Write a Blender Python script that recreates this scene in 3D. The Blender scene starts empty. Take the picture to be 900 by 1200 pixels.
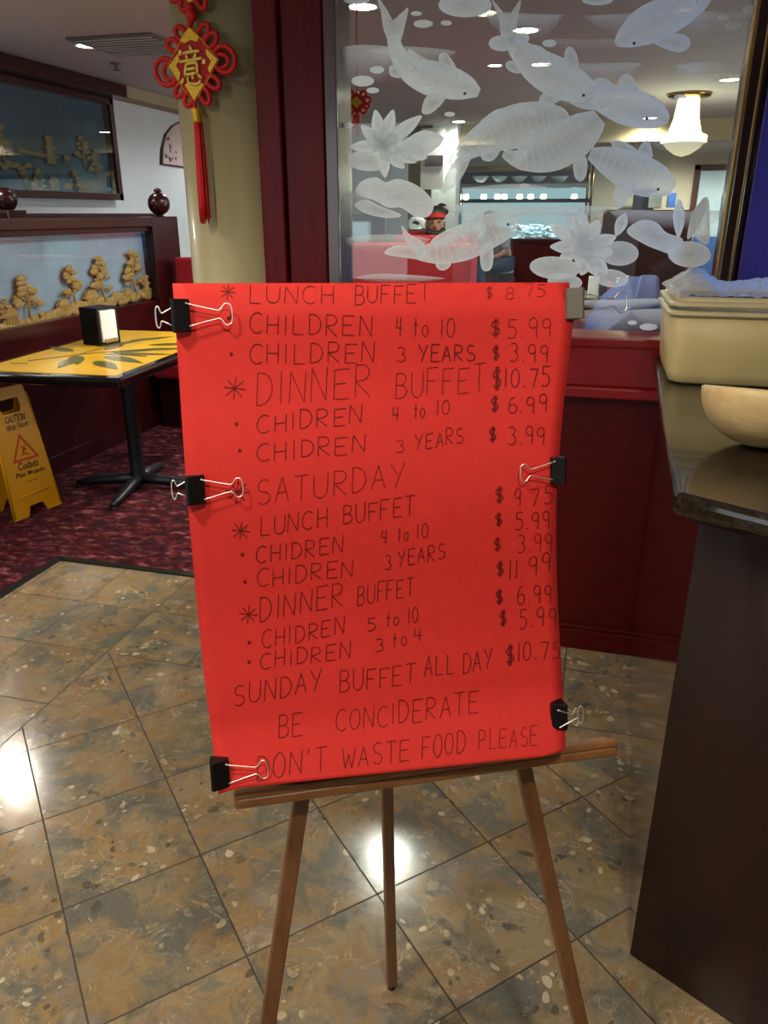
import bpy, bmesh, math, random
from mathutils import Vector, Matrix
random.seed(7)
SC = bpy.context.scene
COL = SC.collection
PI = math.pi

# ---------------------------------------------------------------- camera, world, lights, exposure
EYE = Vector((0, 0, 1.42)); FOC = 900.0
PITCH = math.atan(350 / 900); YAW = math.radians(15)
cam_d = bpy.data.cameras.new('camera'); cam = bpy.data.objects.new('camera', cam_d); COL.objects.link(cam)
cam.location = EYE; cam.rotation_euler = (PI / 2 - PITCH, 0, YAW)
cam_d.sensor_fit = 'VERTICAL'; cam_d.sensor_height = 36; cam_d.lens = 27; cam_d.clip_start = 0.02
SC.camera = cam
SC.view_settings.view_transform = 'Standard'; SC.view_settings.look = 'None'
SC.view_settings.gamma = 1; SC.view_settings.use_curve_mapping = False
SC.view_settings.exposure = 0.0
w = bpy.data.worlds.new('world'); SC.world = w; w.use_nodes = True
w.node_tree.nodes['Background'].inputs[0].default_value = (0.80, 0.88, 1.0, 1)   # ambient fill, daylight through an assumed entrance behind the camera
w.node_tree.nodes['Background'].inputs[1].default_value = 0.6


def lamp(kind, loc, energy, color=(1, .86, .68), size=.1, rot=(0, 0, 0), spot=None, sy=None, name='lamp_light'):
    d = bpy.data.lights.new(name, kind); d.energy = energy; d.color = color
    if kind == 'AREA':
        d.size = size
        if sy: d.shape = 'RECTANGLE'; d.size_y = sy
    else:
        d.shadow_soft_size = size
    if spot: d.spot_size = spot; d.spot_blend = .6
    o = bpy.data.objects.new(name, d); o.location = loc; o.rotation_euler = rot; COL.objects.link(o); return o


CEIL = 2.45
# recessed downlights, known and added (their fittings are built further down): foyer, left dining area, dining room behind the glass
FOYER = [(-.75, .10), (.30, -.10), (-1.7, .9)]  # out-of-view lamps added as key light for the paper sign
for x, y in FOYER: lamp('SPOT', (x, y, CEIL - .03), 80, spot=2.6, size=.07)
LEFT = [(-3.39, 5.12), (-3.77, 3.68), (-2.6, 1.6), (-1.35, 4.6), (-3.0, 6.6), (-3.4, 8.2)]  # last three are added to brighten the partition and the left wall
for k, (x, y) in enumerate(LEFT): lamp('SPOT', (x, y, CEIL - .03), (30, 80, 34, 90, 60, 60)[k], spot=(1.5, 2.8, 2.8, 2.8, 2.8, 2.8)[k], size=.07, color=(.88, .95, 1) if k > 3 else (1, .9, .78))
ROOM = [(-.95, 3.65), (-.564, 5.40), (-.554, 6.58), (-.894, 6.53), (.89, 7.69), (-1.8, 10.2), (.4, 10.4), (.9, 12.6), (2.3, 12.7)]  # last two are added to brighten the back wall and kitchen door
for x, y in ROOM: lamp('SPOT', (x, y, CEIL - .03), 230 if y > 12 else 120, spot=2.8, size=.07, color=(1, .92, .82))
# daylight through unseen windows: assumed left of the entrance, and added at the dining room's right wall
lamp('AREA', (-2.9, -2.16, 1.5), 28, (.82, .92, 1), 2.4, (-PI / 2, 0, PI), sy=1.3, name='daylight_fill')  # assumed window light, out of view; added to brighten the left partition
lamp('AREA', (4.42, 6.6, 1.5), 160, (.86, .94, 1), 3.0, (0, PI / 2, 0), sy=1.3, name='daylight_fill')  # added lamp without a known source, brightens the dining room


lamp('POINT', (.80, 2.10, 1.45), 9, (.12, .35, 1), .06, name='assumed_blue_light')      # assumed blue lamp, unseen; added for the blue gradient on the right panel


# ---------------------------------------------------------------- measuring helpers
def ray(px, py):
    r = px - 450; u = 600 - py
    f = FOC * math.cos(PITCH) + u * math.sin(PITCH); z = -FOC * math.sin(PITCH) + u * math.cos(PITCH)
    s, c = math.sin(YAW), math.cos(YAW)
    return Vector((r * c - f * s, r * s + f * c, z))
def at_z(px, py, z): d = ray(px, py); return EYE + d * ((z - EYE.z) / d.z)
def at_y(px, py, Y): d = ray(px, py); return EYE + d * (Y / d.y)
def at_x(px, py, X): d = ray(px, py); return EYE + d * (X / d.x)
def at_d(px, py, dist):
    d = ray(px, py); f = -d.x * math.sin(YAW) + d.y * math.cos(YAW); return EYE + d * (dist / f)
def at_plane(px, py, O, N):
    d = ray(px, py); return EYE + d * (N.dot(O - EYE) / N.dot(d))


# ---------------------------------------------------------------- materials
def lin(h):
    h = h.lstrip('#'); v = [int(h[i:i + 2], 16) / 255 for i in (0, 2, 4)]
    return tuple(c / 12.92 if c <= .04045 else ((c + .055) / 1.055) ** 2.4 for c in v) + (1,)


class NT:
    def __init__(s, m): s.t = m.node_tree; s.n = s.t.nodes; s.l = s.t.links
    def node(s, ty, **kw):
        n = s.n.new(ty)
        for k, v in kw.items(): setattr(n, k, v)
        return n
    def put(s, sock, v):
        if hasattr(v, 'is_linked') or isinstance(v, bpy.types.NodeSocket): s.l.new(v, sock)
        else: sock.default_value = v
    def math(s, op, a, b=None, c=None):
        n = s.node('ShaderNodeMath', operation=op); s.put(n.inputs[0], a)
        if b is not None: s.put(n.inputs[1], b)
        if c is not None: s.put(n.inputs[2], c)
        return n.outputs[0]
    def vmath(s, op, a, b=None):
        n = s.node('ShaderNodeVectorMath', operation=op); s.put(n.inputs[0], a)
        if b is not None: s.put(n.inputs[1], b)
        return n.outputs[0]
    def pos(s): return s.node('ShaderNodeTexCoord').outputs['Object']
    def sep(s, v): n = s.node('ShaderNodeSeparateXYZ'); s.put(n.inputs[0], v); return n.outputs
    def comb(s, x, y, z=0.0):
        n = s.node('ShaderNodeCombineXYZ')
        for i, v in enumerate((x, y, z)): s.put(n.inputs[i], v)
        return n.outputs[0]
    def noise(s, v, scale, detail=4, rough=.55, dist=0):
        n = s.node('ShaderNodeTexNoise'); s.put(n.inputs['Vector'], v); n.inputs['Scale'].default_value = scale
        n.inputs['Detail'].default_value = detail; n.inputs['Roughness'].default_value = rough; n.inputs['Distortion'].default_value = dist
        return n.outputs['Fac']
    def voro(s, v, scale, feature='F1', out='Distance'):
        n = s.node('ShaderNodeTexVoronoi', feature=feature); s.put(n.inputs['Vector'], v); n.inputs['Scale'].default_value = scale
        return n.outputs[out]
    def ramp(s, f, stops, interp='LINEAR'):
        n = s.node('ShaderNodeValToRGB'); s.put(n.inputs[0], f); e = n.color_ramp.elements; n.color_ramp.interpolation = interp
        while len(e) < len(stops): e.new(.5)
        for el, (p, c) in zip(e, stops): el.position = p; el.color = c if len(c) == 4 else (*c, 1)
        return n.outputs[0]
    def mix(s, f, a, b, blend='MIX'):
        n = s.node('ShaderNodeMix', data_type='RGBA', blend_type=blend)
        s.put(n.inputs[0], f); s.put(n.inputs[6], a); s.put(n.inputs[7], b); return n.outputs[2]
    def bump(s, h, strength=.2, dist=.002):
        n = s.node('ShaderNodeBump'); n.inputs['Strength'].default_value = strength; n.inputs['Distance'].default_value = dist
        s.put(n.inputs['Height'], h); return n.outputs[0]


def new_mat(name):
    m = bpy.data.materials.new(name); m.use_nodes = True
    return m, NT(m), m.node_tree.nodes['Principled BSDF']


def mat(name, color, rough=.5, metal=0.0, var=.12, scale=12, stretch=None, bump=0, coat=0, spec=.5, trans=0, emit=0, alpha=1):
    """Principled with a little procedural mottling so nothing is perfectly flat."""
    m, n, b = new_mat(name); c = lin(color) if isinstance(color, str) else color
    v = n.pos()
    if stretch:
        mp = n.node('ShaderNodeMapping'); mp.inputs['Scale'].default_value = stretch; n.put(mp.inputs['Vector'], v); v = mp.outputs[0]
    f = n.noise(v, scale, 5, .6)
    dark = tuple(x * (1 - var) for x in c[:3]) + (1,); lite = tuple(min(1, x * (1 + var)) for x in c[:3]) + (1,)
    n.put(b.inputs['Base Color'], n.ramp(f, [(.3, dark), (.7, lite)]))
    b.inputs['Roughness'].default_value = rough; b.inputs['Metallic'].default_value = metal
    b.inputs['Coat Weight'].default_value = coat; b.inputs['Coat Roughness'].default_value = .08
    b.inputs['Specular IOR Level'].default_value = spec; b.inputs['Transmission Weight'].default_value = trans
    b.inputs['Alpha'].default_value = alpha
    if emit: b.inputs['Emission Color'].default_value = c; b.inputs['Emission Strength'].default_value = emit
    if bump: n.put(b.inputs['Normal'], n.bump(n.noise(v, scale * 4, 5, .6), .5, bump))
    return m


def wood(name, dark, light, rough=.3, axis=2, coat=.3, scale=9, spec=.5):
    m, n, b = new_mat(name); v = n.pos()
    mp = n.node('ShaderNodeMapping'); sc = [6, 6, 6]; sc[axis] = .5; mp.inputs['Scale'].default_value = sc; n.put(mp.inputs['Vector'], v)
    f = n.noise(mp.outputs[0], scale, 6, .65, .4); g = n.noise(v, 3, 3)
    c = n.ramp(f, [(.25, lin(dark)), (.75, lin(light))])
    n.put(b.inputs['Base Color'], n.mix(n.math('MULTIPLY', g, .35), c, lin(dark)))
    b.inputs['Roughness'].default_value = rough; b.inputs['Coat Weight'].default_value = coat; b.inputs['Coat Roughness'].default_value = .12
    b.inputs['Specular IOR Level'].default_value = spec
    n.put(b.inputs['Normal'], n.bump(f, .08, .001)); return m


def emat(name, color, strength):
    m = bpy.data.materials.new(name); m.use_nodes = True; t = m.node_tree; t.nodes.clear()
    e = t.nodes.new('ShaderNodeEmission'); o = t.nodes.new('ShaderNodeOutputMaterial')
    e.inputs[0].default_value = lin(color); e.inputs[1].default_value = strength; t.links.new(e.outputs[0], o.inputs[0]); return m


def glass_mat(name, tint='#f4faf8', refl=.04, rough=.0):
    m = bpy.data.materials.new(name); m.use_nodes = True; n = NT(m); n.n.clear()
    t = n.node('ShaderNodeBsdfTransparent'); t.inputs[0].default_value = lin(tint)
    g = n.node('ShaderNodeBsdfGlossy'); g.inputs['Roughness'].default_value = rough
    lw = n.node('ShaderNodeFresnel'); lw.inputs[0].default_value = 1.45
    mx = n.node('ShaderNodeMixShader'); n.put(mx.inputs[0], n.math('MINIMUM', n.math('MULTIPLY', lw.outputs[0], refl / .04), .16))
    n.l.new(t.outputs[0], mx.inputs[1]); n.l.new(g.outputs[0], mx.inputs[2])
    o = n.node('ShaderNodeOutputMaterial'); n.l.new(mx.outputs[0], o.inputs[0]); return m


def floor_mat():
    m, n, b = new_mat('breccia_stone_tile'); P = n.pos(); x, y, _ = n.sep(P)
    cell = .308
    # diagonal field and square-set border
    da = n.math('DIVIDE', n.math('SUBTRACT', n.math('ADD', x, y), .024), cell * math.sqrt(2))
    db = n.math('DIVIDE', n.math('SUBTRACT', n.math('SUBTRACT', y, x), 2.028), cell * math.sqrt(2))
    sa = n.math('DIVIDE', n.math('ADD', x, 1.527), cell); sb = n.math('DIVIDE', n.math('SUBTRACT', y, 1.976), cell)
    infield = n.math('MULTIPLY', n.math('GREATER_THAN', x, -1.527), n.math('LESS_THAN', y, 1.976))
    def pick(a, c): return n.math('ADD', n.math('MULTIPLY', infield, a), n.math('MULTIPLY', n.math('SUBTRACT', 1.0, infield), c))
    # the diagonal field steps by sqrt(2) cells along x+y, i.e. one tile side
    u = pick(da, sa); v = pick(db, sb)
    cu, cv = n.math('FLOOR', u), n.math('FLOOR', v)
    wn = n.node('ShaderNodeTexWhiteNoise', noise_dimensions='3D'); n.put(wn.inputs['Vector'], n.comb(cu, cv, infield))
    off = n.vmath('MULTIPLY', wn.outputs['Color'], (31, 17, 23))
    Q = n.vmath('ADD', P, off)
    warp = n.node('ShaderNodeTexNoise'); n.put(warp.inputs['Vector'], Q); warp.inputs['Scale'].default_value = 7; warp.inputs['Detail'].default_value = 4
    Q2 = n.vmath('ADD', Q, n.vmath('MULTIPLY', n.vmath('SUBTRACT', warp.outputs['Color'], (.5, .5, .5)), (.12, .12, .12)))
    big = n.noise(Q2, 5.5, 6, .62, .6)
    base = n.ramp(big, [(.27, lin('#53544c')), (.38, lin('#777060')), (.46, lin('#8f8064')), (.54, lin('#8c7552')), (.62, lin('#84786a')), (.76, lin('#ada084'))])
    gold = n.noise(Q2, 8.5, 5, .6, .5)
    base = n.mix(n.ramp(gold, [(.56, (0, 0, 0, 1)), (.70, (.6, .6, .6, 1))]), base, lin('#967b48'))
    grey = n.noise(n.vmath('ADD', Q2, (4, 9, 2)), 6.0, 5, .65, .3)
    base = n.mix(n.ramp(grey, [(.50, (0, 0, 0, 1)), (.62, (.85, .85, .85, 1))]), base, lin('#62655f'))
    # clasts
    vc = n.node('ShaderNodeTexVoronoi'); n.put(vc.inputs['Vector'], Q2); vc.inputs['Scale'].default_value = 42
    cs = n.sep(vc.outputs['Color'])
    clast = n.math('MULTIPLY', n.math('LESS_THAN', vc.outputs['Distance'], n.math('MULTIPLY', cs[1], .55)), n.math('GREATER_THAN', cs[0], .42))
    patch = n.ramp(n.noise(Q, 6, 3), [(.46, (0, 0, 0, 1)), (.56, (1, 1, 1, 1))])
    base = n.mix(n.math('MULTIPLY', n.math('MULTIPLY', clast, .7), patch), base, n.ramp(cs[2], [(.2, lin('#3f4238')), (.45, lin('#6b6b60')), (.7, lin('#c2b392')), (.95, lin('#d3c8b0'))]))
    # veins
    ve = n.math('ABSOLUTE', n.math('SUBTRACT', n.noise(Q2, 9, 5, .62, 1.2), .5)); vein = n.ramp(ve, [(0, (1, 1, 1, 1)), (.016, (0, 0, 0, 1))])
    vm = n.ramp(n.noise(Q, 9, 3), [(.5, (0, 0, 0, 1)), (.62, (1, 1, 1, 1))])
    base = n.mix(n.math('MULTIPLY', n.math('MULTIPLY', vein, vm), .6), base, lin('#c7b58f'))
    ve2 = n.math('ABSOLUTE', n.math('SUBTRACT', n.noise(n.vmath('ADD', Q2, (3, 3, 3)), 14, 5, .65, 1.0), .5)); vein2 = n.ramp(ve2, [(0, (1, 1, 1, 1)), (.014, (0, 0, 0, 1))])
    base = n.mix(n.math('MULTIPLY', n.math('MULTIPLY', vein2, patch), .45), base, lin('#4a3524'))
    speck = n.noise(Q, 130, 3, .7); base = n.mix(n.ramp(speck, [(.6, (0, 0, 0, 1)), (.75, (.5, .5, .5, 1))]), base, lin('#b9a888'))
    base = n.mix(.5, base, n.mix(1.0, base, n.ramp(wn.outputs['Value'], [(0, (.82, .80, .80, 1)), (1, (1.25, 1.2, 1.1, 1))]), 'MULTIPLY'))
    # grout
    def edge(q): fr = n.math('FRACT', q); return n.math('MINIMUM', fr, n.math('SUBTRACT', 1.0, fr))
    ed = n.math('MINIMUM', edge(u), edge(v))
    bx = n.math('ABSOLUTE', n.math('ADD', x, 1.527)); by = n.math('ABSOLUTE', n.math('SUBTRACT', y, 1.976))
    onb = n.math('MINIMUM', n.math('ADD', bx, n.math('MULTIPLY', n.math('GREATER_THAN', y, 1.976), 9.0)),
                 n.math('ADD', by, n.math('MULTIPLY', n.math('LESS_THAN', x, -1.527), 9.0)))
    ed = n.math('MINIMUM', ed, n.math('DIVIDE', onb, cell))
    gr = n.math('LESS_THAN', ed, .0065)
    col = n.mix(n.math('MULTIPLY', gr, .9), base, lin('#241f18'))
    n.put(b.inputs['Base Color'], col)
    n.put(b.inputs['Roughness'], n.math('ADD', n.math('MULTIPLY', gr, .5), n.math('ADD', .08, n.math('MULTIPLY', n.noise(Q, 20, 4), .14))))
    b.inputs['Specular IOR Level'].default_value = .6
    n.put(b.inputs['Normal'], n.bump(n.math('ADD', n.math('MULTIPLY', gr, -1.0), n.math('MULTIPLY', n.noise(P, 6, 2), .25)), .12, .003))
    return m


def carpet_mat():
    m, n, b = new_mat('patterned_red_carpet'); P = n.pos()
    mp = n.node('ShaderNodeMapping'); mp.inputs['Rotation'].default_value = (0, 0, math.radians(-15)); mp.inputs['Scale'].default_value = (1, 1.7, 1); n.put(mp.inputs['Vector'], P)
    f = n.noise(mp.outputs[0], 15, 5, .62, .6); g = n.noise(n.vmath('ADD', mp.outputs[0], (7, 3, 1)), 8, 4, .6)
    c = n.ramp(f, [(.30, lin('#241014')), (.46, lin('#40151b')), (.56, lin('#66282d')), (.68, lin('#96605f'))])
    c = n.mix(n.ramp(g, [(.42, (0, 0, 0, 1)), (.62, (.75, .75, .75, 1))]), c, lin('#2e1a22'))
    n.put(b.inputs['Base Color'], c); b.inputs['Roughness'].default_value = .95; b.inputs['Specular IOR Level'].default_value = .1
    n.put(b.inputs['Normal'], n.bump(n.noise(P, 260, 3), .6, .004)); return m


def etch_mat():
    """sand-blasted frosting: opacity comes from how densely each stroke was blasted"""
    m = bpy.data.materials.new('frosted_etching'); m.use_nodes = True; n = NT(m); n.n.clear()
    at = n.node('ShaderNodeAttribute', attribute_name='frosting')
    P = n.pos(); g = n.noise(P, 60, 4, .6); h = n.noise(P, 420, 2, .5)
    fac = n.math('MULTIPLY', at.outputs['Fac'], n.math('ADD', .95, n.math('ADD', n.math('MULTIPLY', g, .35), n.math('MULTIPLY', h, .2))))
    d = n.node('ShaderNodeBsdfDiffuse'); d.inputs[0].default_value = lin('#f6fbfb')
    tl = n.node('ShaderNodeBsdfTranslucent'); tl.inputs[0].default_value = lin('#f6fbfb')
    a = n.node('ShaderNodeMixShader'); a.inputs[0].default_value = .35; n.l.new(d.outputs[0], a.inputs[1]); n.l.new(tl.outputs[0], a.inputs[2])
    t = n.node('ShaderNodeBsdfTransparent'); mx = n.node('ShaderNodeMixShader'); n.put(mx.inputs[0], n.math('MINIMUM', fac, 1.0))
    n.l.new(t.outputs[0], mx.inputs[1]); n.l.new(a.outputs[0], mx.inputs[2])
    o = n.node('ShaderNodeOutputMaterial'); n.l.new(mx.outputs[0], o.inputs[0]); return m


M = {}
M['floor'] = floor_mat(); M['carpet'] = carpet_mat(); M['etch'] = etch_mat()
M['glass'] = glass_mat('clear_glass', '#eef5f2', .04); M['case_glass'] = glass_mat('case_glass', '#eef4f6', .03)
M['black_trim'] = mat('black_rubber_trim', '#14130f', .5)
M['ceiling'] = mat('grey_ceiling_board', '#b6b4b2', .9, var=.05, scale=30, bump=.001)
M['wall_blue'] = mat('pale_painted_wall', '#c4cbca', .8, var=.04, scale=5)
M['wall_olive'] = mat('olive_painted_wall', '#b8b09a', .8, var=.06, scale=3)
M['wall_tan'] = mat('tan_soffit', '#9d8f6e', .8, var=.06)
M['column'] = mat('khaki_painted_plaster', '#b0a67c', .42, var=.05, scale=2.5, coat=.15)
M['mahog'] = wood('red_mahogany', '#4c0409', '#6e0a0e', .36, 2, .02, spec=.12)
M['mahog_h'] = wood('red_mahogany_level', '#3e0507', '#58080b', .35, 0, .04, spec=.22)  # darker copy; shade of the recessed partition panel is in the colour
M['mahog_lite'] = wood('red_mahogany_lit', '#7a1013', '#98191a', .3, 0, .15, spec=.35)  # lighter copy; light on the partition band and sill is in the colour
M['jamb'] = wood('grey_brown_jamb', '#3c2020', '#5a3532', .3, 2, .4)  # grey-brown wood for the window jamb and kitchen door frame
M['dark_wood'] = wood('dark_stained_wood', '#1e0708', '#360c0d', .3, 0, .25, spec=.3)
M['dark_wood_y'] = wood('dark_stained_rail', '#240709', '#3c0e10', .3, 1, .2, spec=.25)
M['brass'] = mat('brass_bead', '#9b7a48', .3, 1, var=.1)
M['violet'] = mat('violet_blue_reflection', '#33215e', .4, var=.2, scale=3, coat=.3)  # blue reflection on the right post, put into the base colour
M['counter_wood'] = wood('walnut_laminate', '#140403', '#2a0d08', .25, 2, .15, 5)
M['counter_side'] = wood('glossy_walnut_laminate', '#2a100a', '#4a2216', .12, 2, 1.0, 5, spec=.8)  # base lightened so the colour carries part of the tan floor reflection
M['clip_grey'] = mat('grey_clip_steel', '#5f5a52', .4, .3)  # grey body colour of the upper right clip
M['paper'] = mat('red_poster_paper', '#bd2a24', .75, var=.05, scale=60, bump=.0006, spec=.25)
M['ink'] = mat('dark_marker_ink', '#56100f', .7, var=.3, scale=40, spec=.2)
M['board'] = mat('grey_chipboard', '#6f6a60', .9)
M['easel'] = wood('oiled_easel_wood', '#6b4326', '#8f6138', .4, 0, .2)
M['easel_v'] = wood('oiled_easel_leg_wood', '#5a3722', '#7e5434', .4, 2, .2)
M['black'] = mat('black_lacquer_steel', '#060505', .45, var=.2, spec=.25)
M['wire'] = mat('nickel_wire', '#eee8e0', .38, 1, var=.05)
M['bolt'] = mat('dark_bolt', '#2a2420', .4, .8)
M['tub'] = mat('yellowed_tub_plastic', '#cdbb84', .4, var=.08, scale=9, spec=.5)
M['tub_rim'] = mat('cream_lid_plastic', '#cfc196', .35, var=.05)
M['bowl'] = wood('pale_turned_wood', '#c6a874', '#e0c996', .5, 0, .1, 12)
M['red_cord'] = mat('red_satin_cord', '#d01813', .6, var=.2, scale=180, bump=.001)
M['red_felt'] = mat('red_brocade', '#b80d0d', .7, var=.15, scale=120)
M['gold'] = mat('gold_foil', '#d9a91d', .38, .35, var=.35, scale=220)
M['gold_pale'] = mat('pale_gold_foil', '#f2d660', .4, .2, var=.15, scale=90)
M['table_edge'] = mat('black_gloss_edge', '#0a090b', .12, var=.2, coat=.6)
M['iron'] = mat('black_cast_iron', '#10151d', .42, var=.25, scale=14)
M['napkin'] = mat('white_napkin', '#f2f3f4', .9, var=.03)
M['yellow'] = mat('yellow_sign_plastic', '#d09408', .5, var=.06, spec=.3, scale=7)
M['sign_black'] = mat('sign_black_print', '#14100a', .6)
M['sign_red'] = mat('sign_red_print', '#b8330f', .6)
M['red_vinyl'] = mat('red_booth_vinyl', '#9c2029', .6, var=.12, scale=6, spec=.25)
M['navy_reflect'] = mat('navy_reflection_blue', '#22387e', .65, var=.25, scale=5, spec=.15)  # blue reflections of a dark tabletop, given as base colour
M['cork'] = mat('golden_carved_cork', '#d0a65c', .85, var=.3, scale=60, bump=.004)
M['cork_dark'] = mat('dull_carved_cork', '#8e774e', .85, var=.3, scale=60, bump=.004)
M['bowl_glass'] = mat('pale_bowl_glass', '#d4eef2', .25, trans=.75, var=.03)
M['backdrop_blue'] = mat('painted_blue_grey_ground', '#a9bfce', .6, var=.18, scale=4, spec=.2)
M['backdrop_dark'] = mat('painted_dark_teal_ground', '#3c5961', .6, var=.3, scale=4, spec=.2)
M['fitting'] = mat('white_fitting_rim', '#d8d5ce', .4)
M['lamp'] = emat('lamp_lens', '#fff3dc', 45)
M['lamp_soft'] = emat('lamp_lens_soft', '#fff3dc', 9)
M['chand'] = emat('lit_crystal', '#fff0cc', 9)
M['chand_bowl'] = emat('lit_crystal_bowl', '#f1dfb2', 1.1)
M['vent'] = mat('grey_vent_grille', '#5c5853', .6)
M['skin'] = mat('tan_skin', '#8d5f48', .55, var=.08)
M['hair'] = mat('black_hair', '#0d0a09', .6)
M['headband'] = mat('red_headband_cloth', '#b02322', .8)
M['white_cloth'] = mat('white_cotton', '#e6e6e4', .8)
M['grey_shirt'] = mat('grey_cotton', '#6c7078', .85)
M['dark_shirt'] = mat('dark_knit', '#5a2524', .85)
M['denim'] = mat('blue_denim', '#1d2c45', .85, var=.2, scale=50)
M['steel'] = mat('brushed_steel', '#9aa0a2', .28, 1, var=.1)
M['door'] = mat('blue_grey_door_paint', '#a3b4bd', .4, var=.08, scale=3)
M['kick'] = mat('blue_kick_plate', '#3a5f9c', .35, .1)
M['dish'] = mat('white_porcelain', '#d4eaf0', .2, coat=.4)
M['ice_lit'] = emat('lit_blue_white_case', '#b9dfe8', .75)
M['warm_lit'] = emat('lit_case_lamp', '#fff4d4', 11)
M['brown_sauce'] = mat('dark_bottle', '#240c08', .2, coat=.4)
M['red_plastic'] = mat('red_plastic', '#a3171a', .35)
M['green'] = mat('olive_green_pad', '#5b6a2c', .6)
M['print_paper'] = mat('white_poster_paper', '#d9d6d2', .7, var=.05)
M['print_dark'] = mat('poster_dark_print', '#4a4048', .7, var=.4, scale=14)
M['pink_fan'] = mat('pale_rose_paper', '#b9a5a0', .8, var=.12, scale=9)
M['bamboo'] = mat('painted_bamboo_green', '#5d6126', .35, var=.2, scale=30, coat=.4)
M['olive_dark'] = mat('painted_dark_twig', '#43331a', .4)
M['yellow_top'] = mat('yellow_lacquered_top', '#eebc2c', .3, var=.14, scale=5, coat=.25)


# granite worktop
def granite():
    m, n, b = new_mat('brown_black_granite'); P = n.pos()
    f = n.noise(P, 90, 6, .7); g = n.voro(P, 260)
    c = n.ramp(f, [(.35, lin('#120e09')), (.55, lin('#221b12')), (.7, lin('#31291c'))])
    c = n.mix(n.ramp(n.noise(P, 330, 2, .5), [(.70, (0, 0, 0, 1)), (.78, (1, 1, 1, 1))]), c, lin('#8c7f68'))
    n.put(b.inputs['Base Color'], c); b.inputs['Roughness'].default_value = .16; b.inputs['Coat Weight'].default_value = .3; return m
M['granite'] = granite()


# plastic film
def film():
    m = bpy.data.materials.new('clear_plastic_film'); m.use_nodes = True; n = NT(m); n.n.clear()
    t = n.node('ShaderNodeBsdfTransparent'); g = n.node('ShaderNodeBsdfGlossy'); g.inputs['Roughness'].default_value = .12
    d = n.node('ShaderNodeBsdfDiffuse'); d.inputs[0].default_value = lin('#f6f8fb')
    a = n.node('ShaderNodeMixShader'); a.inputs[0].default_value = .7; n.l.new(g.outputs[0], a.inputs[1]); n.l.new(d.outputs[0], a.inputs[2])
    fr = n.node('ShaderNodeLayerWeight'); fr.inputs[0].default_value = .35
    mx = n.node('ShaderNodeMixShader'); n.put(mx.inputs[0], n.math('MULTIPLY_ADD', fr.outputs['Facing'], .4, .38))
    n.l.new(t.outputs[0], mx.inputs[1]); n.l.new(a.outputs[0], mx.inputs[2])
    o = n.node('ShaderNodeOutputMaterial'); n.l.new(mx.outputs[0], o.inputs[0]); return m
M['film'] = film()


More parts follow.
